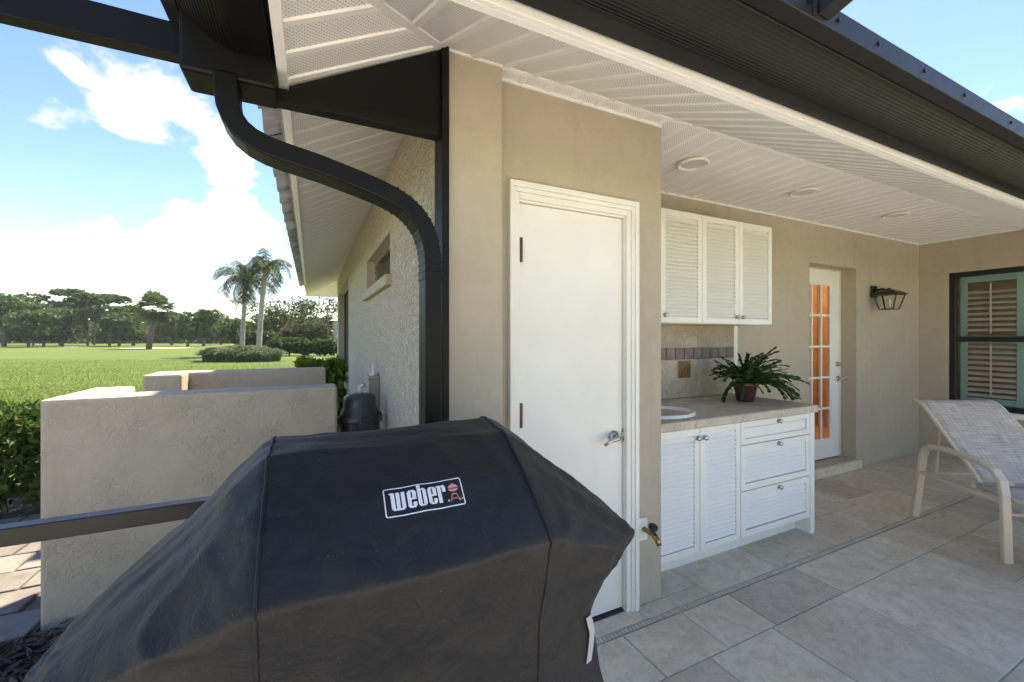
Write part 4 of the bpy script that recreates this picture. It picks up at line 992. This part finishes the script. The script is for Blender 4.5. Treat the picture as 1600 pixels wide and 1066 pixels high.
# local x runs from head to foot, local y points to the far side (left-hand side of the seat)
W = .61; SY = 1                # second side frame at y=+W
def lounger():
    for yy in (0., W):
        t = MB()
        mb = MB().tube([(-.02,yy,.0),(.02,yy,.22),(.045,yy,.40),(.06,yy,.50),(.085,yy,.555),(.13,yy,.585),(.20,yy,.597),(.36,yy,.597),(.52,yy,.585),(.60,yy,.555),(.645,yy,.50),(.66,yy,.42),(.668,yy,.22),(.675,yy,0)], 0, rect=(.032,.05), up=(0,1,0))
        mb.build('arm_frame', 'champ', lo, bevel=.008)
        MB().tube([(.04,yy,.37),(.66,yy,.37)], 0, rect=(.026,.036), up=(0,1,0)).build('side_brace', 'champ', lo, bevel=.006)
    for yy in (.04, W-.04):
        MB().tube([(-.075,yy,.905),(-.06,yy,.906),(-.025,yy,.90),(.02,yy,.872),(.08,yy,.815),(.25,yy,.645),(.40,yy,.50),(.462,yy,.43)], .014, 10).build('back_rail', 'champ', lo, smooth=True)
        MB().tube([(.44,yy,.405),(.70,yy,.395),(1.3,yy,.39),(1.62,yy,.385),(1.72,yy,.36)], .014, 10).build('seat_rail', 'champ', lo, smooth=True)
        MB().tube([(1.45,yy,.385),(1.47,yy,.2),(1.50,yy,0)], 0, rect=(.03,.045), up=(0,1,0)).build('foot_leg', 'champ', lo, bevel=.006)
    for (x, z) in ((.05,.37),(.66,.30),(1.47,.30),(.44,.40)): MB().tube([(x,.0 if x<1 else .04,z),(x,W if x<1 else W-.04,z)], .012, 8).build('cross_bar', 'champ', lo, smooth=True)
    MB().tube([(-.07,.04,.904),(-.07,W-.04,.904)], .011, 8).build('cross_bar', 'champ', lo, smooth=True)
    MB().tube([(.14,.06,.75),(.10,.06,.38)], .008, 8).build('recline_strut', 'champ', lo)
    def sling(path, name, sag):
        nx = 40; L = [0]; P_ = [Vector(p) for p in path]
        for i in range(1, len(P_)): L.append(L[-1]+(P_[i]-P_[i-1]).length)
        vs = []; uv = []; nyy = 8
        for i in range(nx+1):
            s = L[-1]*i/nx; j = max(k for k in range(len(L)) if L[k] <= s+1e-9); j = min(j, len(L)-2); f = (s-L[j])/(L[j+1]-L[j]); p = P_[j].lerp(P_[j+1], f)
            for k in range(nyy+1):
                q = k/nyy; y = .045+(W-.09)*q; vs.append((p.x, y, p.z-sag*4*q*(1-q)*min(1, 4*i/nx*(1-i/nx)*2))); uv.append((s, y))
        mb = MB(); mb.add(vs, [(i*(nyy+1)+k, i*(nyy+1)+k+1, (i+1)*(nyy+1)+k+1, (i+1)*(nyy+1)+k) for i in range(nx) for k in range(nyy)])
        me = mb.mesh(name, 'sling', True); UL = me.uv_layers.new(name='UVMap')
        for p in me.polygons:
            for li in p.loop_indices: UL.data[li].uv = uv[me.loops[li].vertex_index]
        o = link(name, me, lo); so = o.modifiers.new('solid', 'SOLIDIFY'); so.thickness = .003
    sling([(-.06,0,.915),(-.02,0,.908),(.025,0,.880),(.085,0,.823),(.25,0,.655),(.40,0,.508),(.46,0,.436)], 'back_sling', .02)
    sling([(.47,0,.412),(.8,0,.402),(1.3,0,.400),(1.62,0,.394),(1.70,0,.375)], 'seat_sling', .03)
lounger()

# ================================================================== PLANTS NEAR
def leafy(name, boxes, nper, size, mat, label, cat, group=None, flat=0., rnd=.08, parts='foliage', stems=True):
    P = []
    for (x0,x1,y0,y1,z0,z1) in boxes:
        n = nper; u = rng.uniform(0, 1, (n,3))
        # most leaves near the clipped surface
        f = rng.integers(0, 6, n); d = rng.exponential(.06, n)
        for k in range(n):
            if f[k] == 0: u[k,0] = d[k]
            elif f[k] == 1: u[k,0] = 1-d[k]
            elif f[k] in (2, 3): u[k,1] = d[k]
            else: u[k,2] = 1-d[k]
        p = np.stack([x0+(x1-x0)*u[:,0], y0+(y1-y0)*u[:,1], z0+(z1-z0)*u[:,2]], 1)
        lump = np.array([noise.noise(Vector(q*2.2)) for q in p]); p[:,2] += lump*.10*(z1-z0); p[:,1] += lump*.08; P.append(p+rng.normal(size=p.shape)*rnd*.4)
    P = np.concatenate(P); c = boxes[0]
    t = thing(name, ((c[0]+c[1])/2, (c[2]+c[3])/2, 0), label, cat, group)
    V, Q = leaf_quads(P, np.full(len(P), size), flat); link(parts, fast_mesh(parts, V, Q, mat), t)
    if stems:
        mb = MB()
        for (x0,x1,y0,y1,z0,z1) in boxes:
            for k in range(int(8+(x1-x0)*6)):
                x, y = random.uniform(x0+.05,x1-.05), random.uniform(y0+.1,y1-.1); mb.tube([(x,y,-.05),(x+random.uniform(-.1,.1),y+random.uniform(-.1,.1),z1*.5),(x+random.uniform(-.2,.2),y+random.uniform(-.15,.15),z1*.9)], [.012,.008,.004], 5)
        tag(mb.build('stems', 'trunk', t), kind='stuff')
    return t
leafy('hedge', [(-6.6,-1.45,4.72,5.75,.10,.72)], 26000, .055, 'hedgeleaf', 'bushy clipped hedge with red-tipped leaves left of the near low wall', 'hedge', 'hedges')
leafy('hedge', [(-.15,.42,6.6,7.6,.1,1.02)], 5000, .06, 'yellowleaf', 'small bright yellow-green hedge beyond the farther low wall', 'hedge', 'hedges')
n = 80000; gx = rng.uniform(-1, 1, n); gy = rng.uniform(0, 1, n)**1.9
dist = 6.2+gy*24; pxs = -40+(540+40)*(gx*.5+.5); uu = (pxs-800)/650.4
B = np.stack([(.4348+.9005*uu)*dist*.9, (.9005-.4348*uu)*dist*.9, np.full(n, -.062)], 1)
B = B[~((B[:,0] > -7.5) & (B[:,0] < .5) & (B[:,1] < 6.05))]; B = B[~((B[:,0] > -1.1) & (B[:,0] < .6) & (B[:,1] < 11.6))]; n = len(B)
az = rng.uniform(0, 6.28, n); hh_ = rng.uniform(.025, .060, n); sd_ = np.stack([np.cos(az), np.sin(az), 0*az], 1)*.006; ln_ = np.stack([np.cos(az*1.7), np.sin(az*1.7), 0*az], 1)*.02; up_ = np.stack([0*az, 0*az, hh_], 1)
V = np.stack([B-sd_, B+sd_, B+ln_+up_+sd_*.3, B+ln_+up_-sd_*.3], 1).reshape(-1, 3)
tag(link('turf', fast_mesh('turf', V, np.arange(len(V)).reshape(-1,4), 'turf')), 'short green grass blades on the nearer lawn', 'grass', kind='stuff')
# ================================================================== GOLF COURSE TREES
def crown_mesh(name, lobes, nper, size, mat, flat=.0):
    P = []
    for (c, r, k) in lobes:
        n = max(30, int(nper*k)); d = rng.normal(size=(n,3)); d /= np.linalg.norm(d, axis=1)[:,None]
        rad = rng.uniform(.45, 1.05, n)**.6
        p = d*rad[:,None]*np.array(r); nn = np.array([noise.noise(Vector(q*1.1/max(r)*3)+Vector(c)) for q in p]); keep = nn > -.22
        P.append(p[keep]+np.array(c))
    P = np.concatenate(P); V, Q = leaf_quads(P, np.full(len(P), size), flat); return fast_mesh(name, V, Q, mat)
def oak(px, t, h, w, label, mat='oakleaf', n=3600, size=None, low=.10, group='trees across the golf course', name='broadleaf_tree', nl=11):
    b = ground_at(px, t, -.06); T = thing(name, b, label, 'tree', group)
    lobes = []
    for i in range(nl):
        a = random.uniform(0, 6.28); rr = random.uniform(.1, .62)*w/2; z = h*random.uniform(low+.16, .84)
        s = random.uniform(.16, .27)*w
        lobes.append(((b.x+rr*math.cos(a), b.y+rr*math.sin(a), z), (s, s, s*random.uniform(.5, .72)), 1./nl))
    lobes.append(((b.x, b.y, h*.80), (w*.24, w*.24, h*.17), 1.2/nl)); lobes.append(((b.x, b.y, h*.5), (w*.36, w*.36, h*.26), 1.4/nl))
    link('crown', crown_mesh('crown', lobes, n, size or max(.12, t*.0068), mat), T)
    mb = MB(); r = .03*h
    mb.tube([(b.x, b.y, -.1), (b.x+.1, b.y, h*.2), (b.x+.15, b.y+.1, h*.42)], [r*1.2, r, r*.8], 8)
    for i in range(6):
        l = lobes[i][0]; mb.tube([(b.x+.15, b.y+.1, h*.38), ((b.x+l[0])/2, (b.y+l[1])/2, (h*.4+l[2])/2+.1), l], [r*.6, r*.4, r*.15], 6)
    mb.build('trunk', 'trunk', T); return T
def pine(px, t, h, w, label, lean=0.):
    b = ground_at(px, t, -.06); T = thing('pine_tree', b, label, 'tree', 'trees across the golf course'); lobes = []; mb = MB(); r = .016*h
    topx = b.x+lean
    mb.tube([(b.x, b.y, -.1), (b.x+lean*.4, b.y, h*.4), (topx, b.y, h*.95)], [r*1.2, r, r*.35], 7)
    for i in range(13):
        z = h*random.uniform(.52, .97); a = random.uniform(0, 6.28); rr = w/2*random.uniform(.15, .85)*(1.1-.5*abs(z/h-.75)); s = random.uniform(.12, .22)*w
        c = (topx*1.0+rr*math.cos(a)+(b.x-topx)*(1-z/h), b.y+rr*math.sin(a), z); lobes.append((c, (s, s, s*.36), 1/13))
        mb.tube([(topx+(b.x-topx)*(1-z/h), b.y, z-.5), c], [r*.3, r*.12], 5)
    lobes.append(((topx, b.y, h*.95), (w*.26, w*.26, w*.075), .12))
    link('crown', crown_mesh('crown', lobes, 2600, t*.0060, 'pineleaf', .4), T); mb.build('trunk', 'trunk', T); return T
def frond(mb_v, base, az, el, L, droop, leaf, nl=26, lw=.05, hang=.6):
    V = mb_v; p = np.array(base, float); e = el; prev = p.copy()
    for i in range(nl):
        s = i/nl; d = np.array([math.cos(az)*math.cos(e), math.sin(az)*math.cos(e), math.sin(e)]); q = p+d*L/nl
        sd = np.array([-math.sin(az), math.cos(az), 0.])
        V.append([p+sd*.02, p-sd*.02, q-sd*.015, q+sd*.015])
        ll = leaf*math.sin(math.pi*min(.97, .12+.86*s))**.7
        for sg in (-1, 1):
            for _ in (0, 1):
                tip = p+sd*sg*ll*random.uniform(.6, .9)+d*ll*.35+np.array([0, 0, -hang*ll*random.uniform(.5, 1.2)]); w_ = d*lw
                V.append([p-w_*.5, p+w_*.5, tip+w_*.2, tip-w_*.2])
        p = q; e -= droop/nl*(1+s*.8)
def queen_palm(px, t, h, label, lean=0., nf=15, sway=0, L=2.3):
    b = ground_at(px, t, -.06); T = thing('queen_palm', b, label, 'palm tree', 'slender palms on the course'); V = []
    top = (b.x+lean, b.y, h)
    for i in range(nf):
        az = 2*math.pi*i/nf+random.uniform(-.2, .2); el = random.choice([1.25, .9, .6, .35, .1, -.3]); frond(V, top, az, el, L*random.uniform(.8, 1.15), random.uniform(1.3, 2.2), .62, hang=.75, lw=.06)
    V = np.array(V).reshape(-1,3); link('crown', fast_mesh('crown', V, np.arange(len(V)).reshape(-1,4), 'palmleaf'), T)
    mb = MB(); K = 9; mb.tube([(b.x+lean*(i/K)**1.5, b.y, -.1+(h+.1)*i/K) for i in range(K+1)], [.19-.05*i/K+(.02 if i == 0 else 0) for i in range(K+1)], 10)
    mb.tube([(top[0], top[1], h-.9), (top[0], top[1], h-.45), (top[0], top[1], h+.1)], [.15, .21, .13], 10); mb.build('trunk', 'palmtrunk', T, smooth=True); return T
def fan_palm(px, t, h, w, label):
    b = ground_at(px, t, -.06); T = thing('fan_palm', b, label, 'palm tree', 'trees across the golf course'); V = []
    hc = h-w*.38
    for i in range(110):
        az = random.uniform(0, 6.28); el = random.uniform(-.7, 1.5); L = w*.42*random.uniform(.75, 1.1); d = np.array([math.cos(az)*math.cos(el), math.sin(az)*math.cos(el), math.sin(el)])
        c = np.array([b.x, b.y, hc])+d*L*.62; sd = np.array([-math.sin(az), math.cos(az), 0]); upv = np.cross(d, sd)
        for k in range(9):
            a = R(-75+150*k/8); dd = d*math.cos(a)+sd*math.sin(a); tip = c+dd*L*.62+np.array([0, 0, -.22*L*random.random()]); ww = np.cross(dd, upv)*.16
            V.append([c-ww*.3, c+ww*.3, (c+tip)/2+ww, tip])
    V = np.array(V).reshape(-1,3); link('crown', fast_mesh('crown', V, np.arange(len(V)).reshape(-1,4), 'oakleaf'), T)
    MB().tube([(b.x-.6, b.y, -.1), (b.x-.3, b.y, hc*.5), (b.x, b.y, hc)], [.32, .26, .24], 9).build('trunk', 'trunk', T, smooth=True); return T

oak(6, 64, 8.4, 9.5, 'broad dark tree at the left edge of the picture', n=5000)
oak(44, 60, 5.4, 6.5, 'low rounded dense tree, second from the left on the fairway')
pine(52, 74, 9.0, 8.5, 'flat-topped pine above the low rounded trees at far left')
oak(68, 62, 5.2, 5.8, 'small dark round tree left of the leaning trunk', n=3600)
pine(93, 76, 10.2, 9., 'tallest flat-topped pine, left of the bright gap in the trees', 1.2)
oak(97, 64, 6.0, 8.0, 'spreading dark tree under the tallest pine', n=4200)
pine(137, 72, 9.0, 7.5, 'slim pine right of the tallest pine')
pine(147, 78, 8.6, 6.0, 'thin pine between the two slim pines', .4)
pine(171, 68, 8.4, 6.5, 'umbrella-shaped pine left of the fan palm')
oak(186, 66, 5.6, 6.2, 'loose mid-green tree behind the umbrella pine', 'pineleaf')
oak(208, 72, 7.2, 7.0, 'tree with ragged crown just left of the fan palm')
fan_palm(242, 52, 6.8, 5.2, 'bushy fan palm standing alone over a sand bunker')
oak(268, 76, 6.2, 6., 'dark tree right behind the fan palm')
oak(293, 66, 5.6, 4.8, 'rounded tree right of the fan palm', n=1800)
oak(318, 68, 6.3, 4.6, 'taller rounded tree at the right end of the far row', n=1800)
oak(345, 80, 4.6, 7, 'low far tree between the far row and the slender palms')
oak(372, 62, 4.2, 7, 'low dark tree behind the shorter slender palm')
# woodland mass behind
lob = []
for i in range(70):
    c = ground_at(-60+i*8.5, random.uniform(95, 112)); z = random.uniform(1.4, 3.8); lob.append(((c.x, c.y, z), (4.2, 3, random.uniform(1.8, 3.2)), 1/70))
tag(link('woodland', crown_mesh('woodland', lob, 30000, .75, 'oakleaf')), 'dark mass of woodland along the far side of the course', 'woodland', kind='stuff')
queen_palm(378, 33, 6.0, 'shorter drooping palm, left of the pair behind the grass bed', .3, nf=26, L=3.0)
queen_palm(404, 29, 6.5, 'taller slender palm, right of the pair, with sparse crown', .45, nf=13, L=2.4)
oak(436, 47, 5.9, 6.5, 'grey-green tree left of the house eave beyond the palms', 'palmleaf', n=2600, size=.2, group='trees and shrubs beyond the palms')
oak(468, 55, 7.2, 8, 'tall hazy tree right behind the slender palms', 'palmleaf', n=3200, size=.2, group='trees and shrubs beyond the palms')
oak(508, 50, 6.6, 6.5, 'tall tree showing just under the house eave', 'palmleaf', n=2600, size=.2, group='trees and shrubs beyond the palms')
oak(418, 46, 4.0, 5, 'dark tree behind the taller palm trunk', n=2000, size=.2, group='trees and shrubs beyond the palms')
def shrub(px, t, h, w, label, mat='shrubleaf', n=4200, size=.19, name='shrub', sq=1.):
    b = ground_at(px, t, -.06); T = thing(name, b, label, 'shrub', 'trees and shrubs beyond the palms'); lobes = []
    for i in range(9):
        x = (i/8-.5)*w*.72; lobes.append(((b.x+x*.9, b.y-x*.43+random.uniform(-.3,.3), h*random.uniform(.42,.6)), (w*.24, w*.24, h*.45), 1/9))
    link('foliage', crown_mesh('foliage', lobes, n, size, mat), T)
    MB().tube([(b.x, b.y, -.1), (b.x, b.y, h*.5)], [.08, .04], 6).build('stem', 'trunk', T); return T
shrub(403, 36, 2.0, 2.9, 'round yellowish shrub behind the palm trunks', 'yellowleaf' if False else 'redshrub')
shrub(452, 33, 1.35, 3.2, 'clipped dark green hedge shrub right of the grass bed', n=5600)
shrub(481, 33.5, 1.0, .8, 'small clipped round shrub between two hedges', n=900)
shrub(507, 33, 1.25, 2.0, 'dark green shrub next to the house wall edge', n=3800)
shrub(478, 41, 2.9, 4.6, 'large rounded reddish shrub behind the clipped hedges', 'redshrub', n=7000, size=.2)
shrub(390, 37, .8, 3.4, 'low dark hedge behind the grass bed', n=1600)
# ornamental grass bed
b = ground_at(378, 25.5, -.06); T = thing('grass_bed', b, 'wide low bed of pale green ornamental grass under the palms', 'ornamental grass'); V = []
for i in range(5200):
    a = random.uniform(0, 6.28); r = math.sqrt(random.random()); x = 2.3*r*math.cos(a); y = 1.0*r*math.sin(a)
    c = np.array([b.x+x*.9+y*.43, b.y-x*.43+y*.9, -.05]); hgt = .95*(1-.35*r*r)*random.uniform(.65, 1.05); az = random.uniform(0, 6.28); l = random.uniform(.15, .4)
    d = np.array([math.cos(az), math.sin(az), 0]); s = np.array([-d[1], d[0], 0])*.018
    V.append([c-s, c+s, c+d*l*.45+s+[0,0,hgt], c+d*l*.45-s+[0,0,hgt]]); m_ = c+d*l*.45+[0,0,hgt]; V.append([m_-s, m_+s, m_+d*l+[0,0,-.05*random.random()], m_+d*l*.98+[0,0,-.06]])
V = np.array(V).reshape(-1,3); link('blades', fast_mesh('blades', V, np.arange(len(V)).reshape(-1,4), 'bladeleaf'), T)
# neighbouring house glimpsed beside the wall
b = ground_at(533, 46); nh = thing('neighbour_house', (b.x, b.y, 0), 'small glimpse of a pale neighbouring house beside the wall edge', 'house')
MB().box(b.x-.75, b.x+9, b.y, b.y+6, 0, 3.2).build('wall', 'farwall', nh)
for k, (z0, z1) in enumerate(((2.0, 3.0), (.5, 1.6))):
    w = MB().box(b.x-.55, b.x+.75, b.y-.06, b.y-.005, z0, z1).build('window', 'white', nh); MB().box(b.x-.45, b.x+.65, b.y-.08, b.y-.061, z0+.1, z1-.1).build('pane', 'frame', w)
MB().add([(b.x-1.2, b.y-.6, 3.2), (b.x+9, b.y-.6, 3.2), (b.x+9, b.y+6.6, 3.2), (b.x-1.2, b.y+6.6, 3.2), (b.x+2, b.y+3, 4.8), (b.x+9, b.y+3, 4.8)], [(0,1,5,4),(2,3,4,5),(3,0,4),(0,3,2,1),(1,2,5)]).build('roof', 'roofmain', nh)

# ------------------------------------------------------------------ summer haze over the course
hz = MB().box(-170, 110, -25, 200, -1.1, 16).build('haze', [])
hm = bpy.data.materials.new('haze'); hm.use_nodes = True; hm.node_tree.nodes.clear()
ho = hm.node_tree.nodes.new('ShaderNodeOutputMaterial'); hv = hm.node_tree.nodes.new('ShaderNodeVolumePrincipled')
hv.inputs['Color'].default_value = (.86, .92, 1, 1); hv.inputs['Density'].default_value = .00035; hv.inputs['Anisotropy'].default_value = .2
hm.node_tree.links.new(hv.outputs[0], ho.inputs['Volume']); hz.data.materials.append(hm)
tag(hz, 'thin bright summer haze over the golf course', 'haze', kind='stuff')
